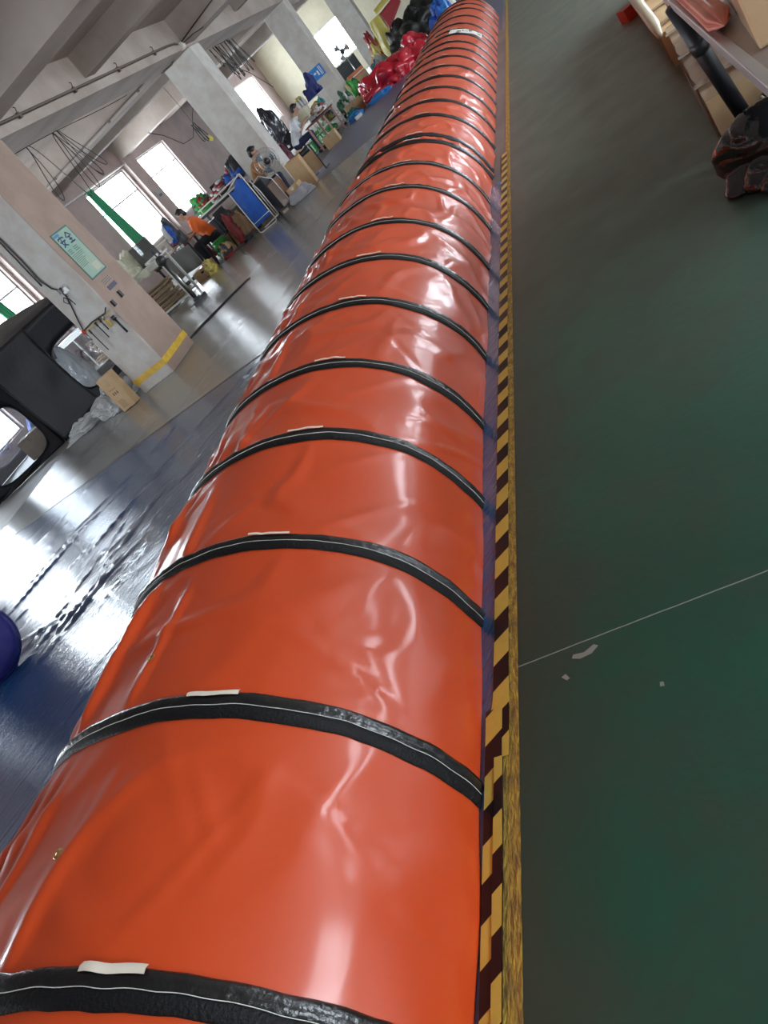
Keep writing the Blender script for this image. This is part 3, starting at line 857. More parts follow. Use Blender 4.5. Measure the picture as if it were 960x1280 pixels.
prn = []
for k in range(6): prn.append((-.08, .04 - .01 * (k % 3), .05 + .022 * k, .056 + .022 * k))
for k in range(3): prn += [(-.05 + .04 * k, -.03 + .04 * k, .26, .30), (-.055 + .045 * k, -.02 + .04 * k, .34, .348)]
carton('narrow brown carton standing against the foot of the nearest pillar', (-7.36, 9.22, .008), (.26, .17, .56), prints=prn, tilt=-.05)

def heap(name, label, cat, loc, size, m, seed=0, rough=.18, fold=.12, nu=56, nv=28, rz=0, part=None, flat=.0, group=None, parent=None, fq=3.1):
    """crumpled soft pile resting on the ground: size = full x, y, height"""
    def f(u, v):
        a = 2 * PI * u; e = (PI / 2) * v
        r = math.cos(e) ** .75 if v < 1 else 0
        x, y, z = r * math.cos(a), r * math.sin(a), math.sin(e) ** (1 + flat)
        n = 1 + rough * 2 * nz(x * 1.7 + seed, y * 1.7, z * 1.7 + seed) - fold * (1 - min(1, abs(nz(x * fq + seed, y * fq, z * fq + 7)) * 6)) + fold * .35 * nz(x * 6, y * 6 + seed, z * 6)
        n *= 1.0
        zz = max(0, z * n)
        return (x * n * size[0] / 2, y * n * size[1] / 2, zz * size[2])
    mb = MB().grid(f, nu, nv, True, wrap_u=True)
    k = len(mb.v); mb.f.append(tuple(reversed(range(nu)))); mb.sm.append(False)
    if parent is not None:
        o = mb.build(name, m, parent); o.location = loc; o.rotation_euler.z = rz; return o
    o = mb.build(name, m); o.location = loc; o.rotation_euler.z = rz
    return tag(o, label, cat, group)
M_clearbag = mat('crumpled_clear_plastic', (.70, .73, .74), .22, coat=.6, alpha=.62, bump=.5, bscale=14)
def crumple(name, label, cat, loc, size, m, seed, rz=0):
    return heap(name, label, cat, loc, size, m, seed, rough=.28, fold=.22, nu=80, nv=40, rz=rz)
crumple('plastic_bag', 'crumpled clear plastic bag on the floor between black tent and pillar', 'bag', (-7.95, 9.75, .012), (.75, .62, .30), M_clearbag, 3.1, .3)
crumple('plastic_bag', 'smaller crumpled clear bag trailing along the foot of the black tent', 'bag', (-8.75, 10.0, .012), (1.0, .42, .22), M_clearbag, 8.7, .5)

# cords on the floor
t = thing('extension_cable', 'pair of black cords lying on grey floor behind the nearest pillar', 'cord', (-6.9, 10.62, .012))
MB().tube([(-.15, -.25, .0), (0, 0, 0), (.22, .42, .006), (.42, .70, 0), (.72, 1.0, .004), (.95, 1.25, 0)], .011, 6).build('strand', M_wire, t)
MB().tube([(-.02, -.2, 0), (.1, -.02, 0), (.27, .32, 0), (.50, .62, 0), (.74, .92, 0), (1.02, 1.2, 0)], .011, 6).build('strand', M_wire, t)

# ---- black inflatable tent with clear windows
M_tent = mat('black_tent_vinyl', (.006, .006, .009), .50, spec=.3, bump=.3, bscale=6)
M_clearpvc = glass_mat('clear_pvc', tint=(.93, .95, .97), gloss=.10, rough=.05, bump=.35, bscale=3.5, haze=.10, hazecol=(.72, .76, .82))
def tent():
    t = thing('black_tent', 'black inflatable tent with rounded clear windows left of the nearest pillar', 'tent', (0, 0, 0))
    # footprint octagon corners (x,y); walls bow inwards, roof slopes to the middle
    P = [(-10.95, 9.45), (-9.86, 10.35), (-9.84, 11.72), (-9.86, 13.6), (-10.6, 14.5), (-11.9, 14.4), (-12.4, 13.2), (-12.4, 10.8), (-11.7, 9.7)]
    n = len(P)
    cx, cy = sum(p[0] for p in P) / n, sum(p[1] for p in P) / n
    def wall(i, j, win=None, name='wall_panel', zt=1.32):
        a, b = Vector((*P[i], 0)), Vector((*P[j], 0))
        L = (b - a).length; u = (b - a) / L; nrm = Vector((u.y, -u.x, 0))
        if nrm.dot(Vector((cx, cy, 0)) - a) > 0: nrm = -nrm
        top = 1.74
        if not win:
            mb = MB()
            def f(s, v):
                z = v * top
                bow = .10 * math.sin(PI * v) * (0.6 + .4 * nz(s * 2 + i, v * 3)) - .05 * (1 - v)
                q = a + u * (L * s) - nrm * bow
                return (q.x, q.y, z + .01)
            mb.grid(f, 20, 24); mb.build(name, M_tent, t, solid=-.02)
            return
        s0, s1, z0, z1, r = win
        # wall ring around a rounded opening
        N = 48; vs = []; fs = []
        def outer(k):
            th = 2 * PI * k / N; c, s = math.cos(th), math.sin(th)
            m = max(abs(c), abs(s)); return (L / 2 + L / 2 * c / m, top / 2 + top / 2 * s / m)
        def inner(k, grow=0.0):
            th = 2 * PI * k / N; c, s = math.cos(th), math.sin(th); e = .5
            w, h = (s1 - s0) / 2 + grow, (z1 - z0) / 2 + grow
            return ((s0 + s1) / 2 + w * abs(c) ** e * (1 if c > 0 else -1), (z0 + z1) / 2 + h * abs(s) ** e * (1 if s > 0 else -1))
        def W(s, z, o=0.0):
            bow = .10 * math.sin(PI * min(1, max(0, z / top)))
            q = a + u * s - nrm * (bow - o); return (q.x, q.y, z + .01)
        M_ = 6
        for j_ in range(M_):
            f_ = j_ / (M_ - 1)
            for k in range(N):
                o_, i_ = outer(k), inner(k)
                vs.append(W(o_[0] + (i_[0] - o_[0]) * f_, o_[1] + (i_[1] - o_[1]) * f_))
        for j_ in range(M_ - 1):
            for k in range(N):
                fs.append((j_ * N + k, j_ * N + (k + 1) % N, (j_ + 1) * N + (k + 1) % N, (j_ + 1) * N + k))
        mb = MB(); mb.add(vs, fs, True); w_ = mb.build(name, M_tent, t, solid=.02)
        pane = MB(); cs, cz = (s0 + s1) / 2, (z0 + z1) / 2
        vs = [W(cs, cz, -.03)]; R = 5
        for q in range(1, R + 1):
            for k in range(N):
                i_ = inner(k, .01); vs.append(W(cs + (i_[0] - cs) * q / R, cz + (i_[1] - cz) * q / R, -.03 * (1 - (q / R) ** 2)))
        fs = [(0, 1 + k, 1 + (k + 1) % N) for k in range(N)]
        for q in range(R - 1):
            for k in range(N): fs.append((1 + q * N + k, 1 + q * N + (k + 1) % N, 1 + (q + 1) * N + (k + 1) % N, 1 + (q + 1) * N + k))
        pane.add(vs, fs, True); pane.build('clear_window', M_clearpvc, w_)
        rim = MB(); pts = [W(*inner(k), .012) for k in range(N + 1)]; rim.tube(pts, .012, 6, cap=False); rim.build('window_rim', M_tent, w_)
    wall(0, 1, (.10, 1.30, .10, 1.12, .3))
    wall(1, 2)
    wall(2, 3, (.04, 1.75, .16, 1.20, .3))
    wall(3, 4); wall(4, 5, (.15, 1.5, .15, 1.15, .3)); wall(5, 6); wall(6, 7, (.2, 2.1, .15, 1.2, .3)); wall(7, 8); wall(8, 0)
    rf = MB()
    def f(u_, v):
        k = u_ * n; i = int(k) % n; fr_ = k - int(k)
        p = Vector((P[i][0] + (P[(i + 1) % n][0] - P[i][0]) * fr_, P[i][1] + (P[(i + 1) % n][1] - P[i][1]) * fr_))
        c = Vector((cx, cy)); q = p + (c - p) * v
        z = 1.72 + .36 * math.sin(v * PI / 2) ** .8 + .03 * nz(u_ * 20, v * 5)
        return (q.x, q.y, z)
    rf.grid(f, n * 8, 10, True, wrap_u=True); rf.build('roof', M_tent, t)
    for i in range(n):
        MB().tube([(P[i][0], P[i][1], .03), (P[i][0] + (cx - P[i][0]) * .03, P[i][1] + (cy - P[i][1]) * .03, .9), (P[i][0], P[i][1], 1.72)], .02, 6).build('seam_cord', M_tent, t)
    # loose skirt lying on the floor at the near corner
    sk = MB(); sk.grid(lambda u_, v: (-11.05 + .95 * u_ - .10 * v + .05 * math.sin(u_ * 9), 9.42 + .78 * u_ - .22 * v - .03 * math.sin(u_ * 9), .05 * (1 - v) + .03 * abs(nz(u_ * 6, v * 3)) + .02), 20, 5)
    sk.build('floor_skirt', M_tent, t, solid=.006)
tent()
# things seen through the tent window
M_bluecloth = mat('blue_fabric', (.02, .09, .42), .6, col2=(.03, .12, .5), nscale=5)
heap('cloth_pile', 'blue fabric pile seen through the clear window of the black tent', 'fabric', (-11.4, 12.2, .01), (.9, .8, .8), M_bluecloth, 5)
carton('pale carton inside the black tent behind its clear window', (-11.0, 11.1, .01), (.5, .4, .4), rz=.4)
heap('cloth_pile', 'white fabric pile behind the tent window nearest the pillar', 'fabric', (-11.2, 13.5, .01), (.7, .7, 1.0), mat('white_cloth', (.62, .62, .62), .8), 9)

# ---- blue inflatable at the left edge
M_bluevinyl = mat('dark_blue_vinyl', (.015, .02, .16), .25, coat=.7, col2=(.03, .03, .22), nscale=3)
t = thing('blue_bolster', 'dark blue inflated vinyl bolster end on the blue sheet at the left edge', 'bolster', (-5.28, 3.42, .02), math.radians(-12))
MB().lathe([(.02, -.01), (.20, .0), (.29, .05), (.31, .14), (.31, 1.2), (.28, 1.28), (.02, 1.3)], (0, 0, .30), 28, M=Matrix.Rotation(-PI / 2, 3, 'Y')).build('body', M_bluevinyl, t)
MB().lathe([(.298, .06), (.318, .075), (.318, .09), (.298, .10)], (0, 0, .30), 28, M=Matrix.Rotation(-PI / 2, 3, 'Y'), cap=False).build('seam', M_bluevinyl, t)

# ---- right side: cartons, steel-edged table, pole, black bag
M_wrap = mat('cardboard_wrapped', (0.64, 0.45, 0.26), 0.35, col2=(0.56, 0.38, 0.21), nscale=4, coat=.8, coat_rough=.12, bump=.35, bscale=9)
M_beigecloth = mat('beige_film_edge', (.62, .53, .38), .35, coat=.5)
def long_carton(label, loc, size, rz, n=None, mat_=None):
    t = thing('long_carton', label, 'box', loc, rz)
    w, d, h = size
    mb = MB()
    mb.grid(lambda u, v: (-w / 2 + .012 * nz(v * 9, u * 2) , d * v, h * u + .0), 4, 40, True)
    mb.grid(lambda u, v: (-w / 2 + w * u + .012 * nz(v * 9, 2) * (1 - u), d * v, h + .014 * nz(v * 7 + 3, u * 3)), 8, 40, True)
    mb.grid(lambda u, v: (w / 2, d * v, h * (1 - u)), 3, 6, True)
    mb.sheet([(-w / 2, 0, 0), (w / 2, 0, 0), (w / 2, 0, h), (-w / 2, 0, h)], .005, nrm=Vector((0, -1, 0)))
    mb.sheet([(-w / 2, d, h), (w / 2, d, h), (w / 2, d, 0), (-w / 2, d, 0)], .005, nrm=Vector((0, 1, 0)))
    mb.build('body', mat_ or M_wrap, t)
    for k in range(3):
        y = d * (.12 + .36 * k)
        tp = MB(); tp.bx(-w / 2 - .014, -w / 2 - .011, y, y + .07, 0, h + .012); tp.bx(-w / 2 - .014, w / 2, y, y + .07, h + .012, h + .016)
        tp.build('packing_tape', M_tape, t)
    return t
lc = long_carton('long film-wrapped carton with a white label, nearest on the aisle floor', (.50, 4.52, 0.003), (.34, 2.05, .27), math.radians(-3.5))
p = MB(); p.sheet([(-.188, .38, .02), (-.188, .92, .10), (-.188, .92, .22), (-.188, .38, .17)], .003, nrm=Vector((-1, 0, 0))); p.build('white_label', mat('lilac_label', (.55, .50, .56), .5), lc)
long_carton('second long carton with pale rolled edge, behind the labelled one', (.585, 6.60, 0.003), (.34, 1.70, .25), math.radians(-3.0), mat_=M_card)
long_carton('third long carton in the row beside the aisle, partly cut by the frame', (.66, 8.35, 0.003), (.34, 1.9, .30), math.radians(-2.0))
t = thing('film_roll', 'pale beige roll lying along the outer edge of the long cartons', 'roll', (.40, 6.75, .31))
MB().tube([(0, -.35, -.02), (.02, .0, .0), (.06, 1.2, 0), (.10, 2.6, .02)], [.02, .042, .045, .045], 12).build('roll', M_beigecloth, t)
t = thing('pipe', 'thick black plastic pipe leaning under the steel-edged table', 'pipe', (.455, 4.36, .02))
MB().tube([(0, -.02, 0), (-.100, -.19, .795)], .037, 24).build('tube', mat('black_pipe', (.012, .012, .016), .42), t)
MB().tube([(-.069, -.137, .55), (-.077, -.150, .61)], .040, 24).build('collar', M_brown, t)
t = thing('packing_table', 'steel-edged packing table beside the aisle, upper right', 'table', (.261, 0, 0), math.radians(-1.2))
MB().bx(0.035, 1.2, 1.5, 6.2, .815, .845).build('top', mat('table_laminate', (.42, .36, .33), .5, col2=(.36, .30, .28), nscale=3), t)
MB().bx(0.0, .034, 1.5, 6.2, .80, .85).build('edge_rail', M_alu, t, bevel=.004)
for (x, y) in ((.12, 1.6), (1.1, 1.6), (.12, 6.1), (1.1, 6.1)): MB().bx(x - .02, x + .02, y - .02, y + .02, 0, .815).build('leg', M_alu, t)
carton('large plain carton standing under the packing table behind the black pipe', (1.05, 4.95, .004), (.62, .80, .66), rz=-.05)
carton('second plain carton under the packing table, farther back', (1.05, 5.75, .004), (.6, .7, .70), rz=.04)
t = thing('red_roll', 'pinkish red pleated cloth roll on the packing table', 'roll', (.352, 3.02, .852), math.radians(-2))
def f(u, v):
    a = 2 * PI * u; r = .036 * (1 + .10 * math.sin(9 * a) + .12 * nz(u * 6, v * 3)); r *= min(1, (v * 14 + .04)) 
    return (.01 + r * 1.1 * math.cos(a), v * 1.9, .034 + r * .8 * math.sin(a))
MB().grid(f, 54, 30, True, wrap_u=True).build('cloth', mat('coral_cloth', (.62, .20, .13), .5, col2=(.50, .13, .09), nscale=9), t)
t = carton('film-wrapped carton on the packing table beside the red roll, top right corner', (.635, 3.08, .847), (.44, .84, .20), rz=-.10, m=M_wrap)
bagm = mat('black_garbage_film', (.008, .008, .010), .14, coat=1.0, coat_rough=.04, bump=1.0, bscale=9)
t = thing('black_bag', 'shiny crumpled black plastic bag on the aisle floor at right', 'bag', (.64, 4.05, .01))
o = heap('film', '', '', (0, 0, 0), (.74, .66, .25), bagm, 21.3, rough=.30, fold=.045, fq=3.4, nu=110, nv=56, parent=t)
o = heap('film_tail', '', '', (-.06, -.26, 0), (.50, .36, .17), bagm, 4.4, rough=.30, fold=.045, fq=3.4, nu=70, nv=36, parent=t)
M_cuff = mat('dark_red_cuff', (.12, .015, .01), .5)
MB().tube([(-.33, .16, .05), (-.385, .19, .045)], [.038, .035], 12).build('red_cuff', M_cuff, t)
MB().tube([(-.14, .0, .28), (-.12, -.08, .25), (-.10, -.16, .20), (-.10, -.20, .16)], .005, 6).build('pale_tie', M_thread, t)
t = thing('red_marker', 'small red plastic piece at the far end of the long cartons', 'marker', (.42, 9.3, .0))
MB().box((0, 0, .06), (.12, .16, .12), rz=.4).build('block', M_red, t)
# ================================================================== PEOPLE
M_skin = mat('skin', (.50, .29, .20), .5, col2=(.45, .25, .17), nscale=20)
M_hair = mat('black_hair', (.012, .010, .010), .45)
M_eye = mat('eye_dark', (.02, .015, .012), .2)
def caps(mb, a, b, ra, rb, n=12):
    a, b = Vector(a), Vector(b); d = b - a; L = d.length
    if L < 1e-6: return
    q = d.to_track_quat('Z', 'Y').to_matrix()
    prof = [(ra * math.sin(t), -ra * math.cos(t)) for t in (0.02, .5, 1.0)] + [(ra, 0), (rb, L)] + [(rb * math.cos(t), L + rb * math.sin(t)) for t in (.5, 1.0, 1.55)]
    mb.lathe(prof, a, n, M=q)
def ell(mb, c, r, M=None, n=16):
    prof = [(math.sin(PI * k / 10), -math.cos(PI * k / 10)) for k in range(11)]
    prof[0] = (.02, -1); prof[-1] = (.02, 1)
    S = Matrix.Diagonal(Vector(r)); M2 = (M @ S) if M is not None else S
    mb.lathe(prof, c, n, M=M2)
def remesh(o, v, sm=4):
    m = o.modifiers.new('blend', 'REMESH'); m.mode = 'VOXEL'; m.voxel_size = v; m.use_smooth_shade = True
    s = o.modifiers.new('soften', 'SMOOTH'); s.iterations = sm; s.factor = .5
def person(label, loc, rz, shirt, trousers, hands, lean=.12, turn=0.0, height=1.06, shoe=None, grip=None, bald=False):
    """seated figure facing +Y in local space, hip at z=.52; hands: two target points"""
    t = thing('person', label, 'person', loc, rz)
    hipz = .50
    hip = Vector((0, 0, hipz)); chest = Vector((0, .10 + lean * .5, hipz + .34)); neck = Vector((0, .12 + lean, hipz + .50)); head = neck + Vector((0, .05 + lean * .25, .155))
    Rh = Matrix.Rotation(turn, 3, 'Z') @ Matrix.Rotation(-.25 - lean, 3, 'X')
    b = MB()
    caps(b, hip + Vector((-.07, 0, 0)), hip + Vector((.07, 0, 0)), .115, .115)
    caps(b, hip, chest, .115, .13); caps(b, chest + Vector((-.09, 0, .04)), chest + Vector((.09, 0, .04)), .095, .095)
    caps(b, chest + Vector((0, 0, .05)), neck, .08, .052); caps(b, neck, head, .052, .055)
    ell(b, head + Rh @ Vector((0, .0, .02)), (.074, .092, .105), Rh); ell(b, head + Rh @ Vector((0, .028, -.05)), (.052, .058, .058), Rh)
    caps(b, head + Rh @ Vector((0, .085, .015)), head + Rh @ Vector((0, .108, -.02)), .010, .016)      # nose
    caps(b, head + Rh @ Vector((-.02, .082, -.052)), head + Rh @ Vector((.02, .082, -.052)), .008, .008)  # lips
    for s in (-1, 1):
        ell(b, head + Rh @ Vector((s * .076, -.005, 0)), (.010, .020, .030), Rh, 8)
        caps(b, head + Rh @ Vector((s * .014, .082, .036)), head + Rh @ Vector((s * .045, .074, .036)), .009, .008)
    elb = []; wr = []
    for i, s in enumerate((-1, 1)):
        sh = chest + Vector((s * .175, .0, .085)); H = Vector(hands[i])
        d = H - sh; L = min(d.length, .50); d.normalize(); H = sh + d * L
        mid = sh + d * L / 2; k = math.sqrt(max(.001, .27 ** 2 - (L / 2) ** 2))
        out = Vector((s * .55, -.25, -.8)); out -= d * out.dot(d); out.normalize(); E_ = mid + out * k
        elb.append((sh, E_)); wr.append((E_, H))
        caps(b, chest + Vector((s * .08, 0, .08)), sh, .07, .058); caps(b, sh, E_, .052, .040); caps(b, E_, H, .038, .025)
        f = (H - E_).normalized(); side = Vector((0, 0, 1)).cross(f).normalized() * s; up = f.cross(side).normalized() * s
        P = H + f * .045; caps(b, H, P + f * .015, .026, .030)
        for q in range(4):
            o_ = side * (.026 - .0175 * q); Ls = (.066, .078, .074, .056)[q]
            k1 = P + o_ + f * .03; k2 = k1 + f * Ls * .5 - Vector((0, 0, 1)) * .008; k3 = k2 + f * Ls * .42 - Vector((0, 0, 1)) * .028
            caps(b, P + o_ * .9, k1, .0105, .0095, 8); caps(b, k1, k2, .0095, .0085, 8); caps(b, k2, k3, .0085, .007, 8)
        T0 = H + f * .02 - side * -.022; T1 = T0 + side * .025 + f * .03 - Vector((0, 0, .01)); T2 = T1 + f * .032 - Vector((0, 0, .012))
        caps(b, T0, T1, .013, .011, 8); caps(b, T1, T2, .011, .008, 8)
        kn = Vector((s * .13, .42, hipz + .0)); an = Vector((s * .13, .40, .09))
        caps(b, hip + Vector((s * .09, .02, -.01)), kn, .085, .058); caps(b, kn, an, .055, .035)
        caps(b, an + Vector((0, -.03, -.045)), an + Vector((0, .14, -.055)), .034, .028)
    body = b.build('body', M_skin, t); remesh(body, .0085, 3)
    sm = MB()
    caps(sm, hip + Vector((-.07, 0, .02)), hip + Vector((.07, 0, .02)), .135, .135); caps(sm, hip + Vector((0, 0, .05)), chest, .138, .150)
    caps(sm, chest + Vector((-.10, 0, .05)), chest + Vector((.10, 0, .05)), .112, .112); caps(sm, chest + Vector((0, 0, .10)), neck + Vector((0, 0, -.015)), .09, .066)
    for i, s in enumerate((-1, 1)):
        sh, E_ = elb[i]; caps(sm, chest + Vector((s * .10, 0, .075)), sh, .09, .072); caps(sm, sh, sh + (E_ - sh) * .80, .072, .062)
    so = sm.build('shirt', shirt, t); remesh(so, .014, 4)
    tr = MB()
    caps(tr, hip + Vector((-.08, -.01, -.01)), hip + Vector((.08, -.01, -.01)), .128, .128)
    for s in (-1, 1):
        kn = Vector((s * .13, .42, hipz)); an = Vector((s * .13, .40, .13))
        caps(tr, hip + Vector((s * .09, .02, -.01)), kn, .102, .074); caps(tr, kn, an, .072, .055)
    to = tr.build('trousers', trousers, t); remesh(to, .014, 3)
    hr = MB()
    ell(hr, head + Rh @ Vector((0, -.016, .045)), (.083, .096, .090), Rh); ell(hr, head + Rh @ Vector((0, -.045, -.005)), (.076, .066, .085), Rh)
    ell(hr, head + Rh @ Vector((0, .045, .098)), (.055, .035, .022), Rh)
    ho = hr.build('hair', M_hair, t); remesh(ho, .010, 2)
    for s in (-1, 1):
        e = MB(); ell(e, head + Rh @ Vector((s * .030, .080, .018)), (.010, .006, .006), Rh, 8); e.build('eye', M_eye, t)
        sh_ = MB(); an = Vector((s * .13, .40, .05)); caps(sh_, an + Vector((0, -.05, -.005)), an + Vector((0, .15, -.012)), .044, .037)
        f = sh_.build('shoe', shoe or M_brown, t); remesh(f, .010, 2)
    t.scale = (height,) * 3
    return t
M_orshirt = mat('orange_shirt', (.80, .14, .012), .75, sheen=.2, bump=.25, bscale=9)
M_navy = mat('navy_cloth', (.012, .018, .055), .8)
M_blacktr = mat('black_trousers', (.014, .014, .018), .8)
person('person in orange shirt sitting on a green stool at a sewing table', (-8.60, 17.30, 0.0), math.radians(112), M_orshirt, M_blacktr, [(-.16, .44, .80), (.24, .42, .78)], lean=.04, height=1.10)
person('person with black hair and tan top sitting behind the large fan', (-6.95, 17.35, 0.0), math.radians(-75), mat('tan_shirt', (.42, .20, .07), .8), M_navy, [(-.15, .44, .78), (.15, .44, .78)], lean=.10)
person('person in white shirt and navy trousers bent over a work table', (-7.22, 21.95, 0.0), math.radians(-78), mat('white_shirt', (.66, .68, .70), .75), M_navy, [(-.20, .48, .80), (.18, .48, .80)], lean=.22)

# ---- stools
def stool(label, loc, m, r=.16, h=.42):
    t = thing('stool', label, 'stool', loc)
    MB().lathe([(.02, h - .035), (r * .92, h - .04), (r, h - .02), (r, h - .005), (r * .9, h), (.02, h - .004)], n=24).build('seat', m, t)
    for k in range(4):
        a = PI / 4 + k * PI / 2
        MB().tube([(r * .6 * math.cos(a), r * .6 * math.sin(a), h - .03), (r * 1.15 * math.cos(a), r * 1.15 * math.sin(a), .0)], [.022, .018], 6).build('leg', m, t)
    MB().lathe([(r * .93, h - .16), (r * 1.02, h - .16), (r * .97, h - .02), (r * .90, h - .02)], n=20, cap=False).build('skirt', m, t)
    MB().lathe([(r * .9, .12), (r * 1.1, .12), (r * 1.09, .15), (r * .9, .15)], n=20, cap=False).build('ring', m, t)
    return t
M_green = mat('green_plastic', (.06, .42, .06), .35); M_green2 = mat('green_fabric', (.03, .30, .05), .6, col2=(.05, .42, .07), nscale=8)
stool('bright green plastic stool under the person in orange', (-8.60, 17.28, .0), M_green, .18, .385)
stool('dark stool under the person behind the fan', (-6.95, 17.35, .0), M_brown, .15, .36)
stool('low dark stool under the person in the white shirt', (-7.22, 21.95, .0), M_brown, .16, .385)

# ---- tables
M_tabw = mat('white_laminate', (.72, .72, .70), .35); M_darkframe = mat('dark_steel', (.03, .03, .035), .45, metal=.3)
M_redwood = mat('red_brown_wood', (.16, .05, .035), .45, col2=(.12, .035, .03), nscale=6)
M_whiteframe = mat('white_steel', (.70, .68, .62), .4)
def table(name, label, x0, x1, y0, y1, h, mt, mf, rail=None, th=.035, cat='table', leg=.045, apron=.0):
    cx, cy = (x0 + x1) / 2, (y0 + y1) / 2; w, d = x1 - x0, y1 - y0
    t = thing(name, label, cat, (cx, cy, 0))
    MB().bx(-w / 2, w / 2, -d / 2, d / 2, h - th, h).build('tabletop', mt, t, bevel=.005)
    for sx in (-1, 1):
        for sy in (-1, 1):
            x, y = sx * (w / 2 - .06), sy * (d / 2 - .06)
            MB().bx(x - leg / 2, x + leg / 2, y - leg / 2, y + leg / 2, 0, h - th).build('leg', mf, t)
    if rail is not None:
        for sy in (-1, 1): MB().bx(-w / 2 + .08, w / 2 - .08, sy * (d / 2 - .06) - .015, sy * (d / 2 - .06) + .015, rail, rail + .04).build('rail', mf, t)
    if apron: MB().bx(-w / 2 + .02, w / 2 - .02, -d / 2 + .01, -d / 2 + .03, h - th - apron, h - th).build('apron', mf, t)
    return t
table('work_table', 'white-topped cutting table with planks stored under it, behind the nearest pillar', -12.6, -9.0, 15.4, 16.0, 1.01, M_tabw, M_whiteframe, rail=.03, apron=.09)
# planks stacked under it
M_plank = mat('old_plank', (.30, .21, .12), .8, col2=(.22, .15, .09), nscale=6, stretch=(1, 8, 8))
pk = thing('plank_stack', 'stack of old wooden boards under the white cutting table', 'planks', (-10.7, 15.70, 0))
r = random.Random(5); z = .08
for k in range(14):
    h = r.uniform(.022, .045); l = r.uniform(2.4, 3.2)
    MB().box((r.uniform(-.12, .12), r.uniform(-.04, .04), z + h / 2), (l, r.uniform(.18, .34), h), rz=r.uniform(-.03, .03), ry=r.uniform(-.008, .008)).build('plank', M_plank, pk)
    z += h + .006
for k in range(1):
    MB().bar((-1.0 + .8 * k, -.22, .10), (-.3 + .8 * k, -.22 + .02 * k, .66), .02, .09).build('leaning_plank', M_plank, pk)
for s in (-1, 1): MB().box((s * 1.0, 0, .04), (.08, .4, .08)).build('bearer', M_plank, pk)

# pole stand with black head in front of the table
st = thing('pole_stand', 'steel pole stand with black round head and T foot', 'stand', (-7.97, 13.72, 0))
MB().tube([(0, 0, .05), (0, 0, .92)], .024, 10).build('pole', M_steel, st)
MB().tube([(-.035, -.02, .05), (-.035, -.02, .90)], .018, 8).build('black_pole', M_brown, st)
MB().box((0, 0, .03), (.07, .70, .05)).box((0, 0, .075), (.12, .12, .05)).build('foot', M_brown, st)
MB().box((0, -.36, .022), (.085, .05, .044)).build('foot_cap', M_whitepaint, st)
mb = MB(); ell(mb, (-.02, -.02, .99), (.105, .105, .10)); mb.build('head', M_brown, st)
MB().tube([(-.02, -.02, 1.05), (-.03, -.02, 1.2)], .014, 8).build('knob_stem', M_brown, st)

# sewing table in front of the orange person, hanging grey cloth
table('sewing_table', 'red-brown sewing table in front of the person in orange', -9.75, -8.62, 16.20, 16.78, .83, M_redwood, M_darkframe, rail=.12, apron=.05)
mb = MB(); mb.grid(lambda u, v: (-9.40 + .76 * u, 16.165 - .02 * math.sin(u * 14) * v, .80 - .50 * v + .02 * math.sin(u * 5)), 30, 8)
o = mb.build('grey_cloth', mat('grey_hanging_cloth', (.20, .20, .19), .8), solid=.004); tag(o, 'plain grey cloth hanging from the red-brown sewing table edge', 'cloth')
t = thing('white_tabs', 'row of white paper tabs along the front edge of the red-brown sewing table', 'paper', (-9.0, 16.185, .80))
for k in range(6): MB().box((-.20 + .085 * k, -.012, -.01 + .004 * k), (.03 + .008 * k, .003, .05 + .008 * k)).build('tab', M_paper, t)
def sewing_machine(label, loc, rz, m=None):
    t = thing('sewing_machine', label, 'sewing machine', loc, rz)
    m = m or M_cream
    MB().bx(-.24, .24, -.09, .09, 0, .05).build('bed', m, t, bevel=.01)
    MB().bx(.13, .23, -.06, .06, .05, .30).build('pillar', m, t, bevel=.015)
    MB().bx(-.22, .23, -.045, .045, .22, .32).build('arm', m, t, bevel=.02)
    MB().bx(-.22, -.14, -.045, .045, .10, .22).build('needle_head', m, t, bevel=.012)
    MB().lathe([(.02, 0), (.065, .005), (.065, .03), (.02, .035)], (.235, 0, .25), 18, M=Matrix.Rotation(PI / 2, 3, 'Y')).build('handwheel', M_steel, t)
    MB().tube([(-.18, 0, .10), (-.18, 0, .05)], .005, 6).build('needle_bar', M_steel, t)
    return t
sewing_machine('cream sewing machine on the red-brown sewing table', (-9.38, 16.50, .832), .1)
# bundle of patterned bags on it
def multi_heap(name, label, cat, loc, size, mats, seed, n=4, rz=0):
    t = thing(name, label, cat, loc, rz)
    r = random.Random(seed)
    for k in range(n):
        m = mats[k % len(mats)]
        w = size[0] * r.uniform(.45, .7); d = size[1] * r.uniform(.5, .8); h = size[2] * r.uniform(.45, .75)
        x = r.uniform(-.5, .5) * (size[0] - w); y = r.uniform(-.5, .5) * (size[1] - d); z = size[2] * .5 * k / n
        o = heap('fabric', '', '', (x, y, z), (w, d, h), m, seed + k * 3.7, parent=t, rough=.22, fold=.2, nu=36, nv=18)
        o.rotation_euler.z = r.uniform(0, 3)
    return t
M_redc = mat('dark_red_fabric', (.32, .025, .03), .5, coat=.3); M_redv = mat('red_vinyl', (.62, .012, .035), .25, coat=.9, coat_rough=.08, bump=.3, bscale=6)
M_dkgreen = mat('dark_green_fabric', (.03, .12, .06), .6); M_dkgrey = mat('dark_grey_fabric', (.05, .055, .06), .5); M_whitec = mat('white_fabric', (.68, .68, .66), .7)
M_yellowc = mat('yellow_fabric', (.62, .52, .10), .45, coat=.3, col2=(.52, .44, .10), nscale=4); M_purple = mat('purple_fabric', (.10, .03, .22), .5)
multi_heap('plastic_bundle', 'rounded bundle of dark, red and blue plastic left of the person in orange', 'bundle', (-8.88, 16.45, .832), (.52, .40, .56), [M_dkgrey, M_redc, M_bluecloth, M_whitec], 3, 5)
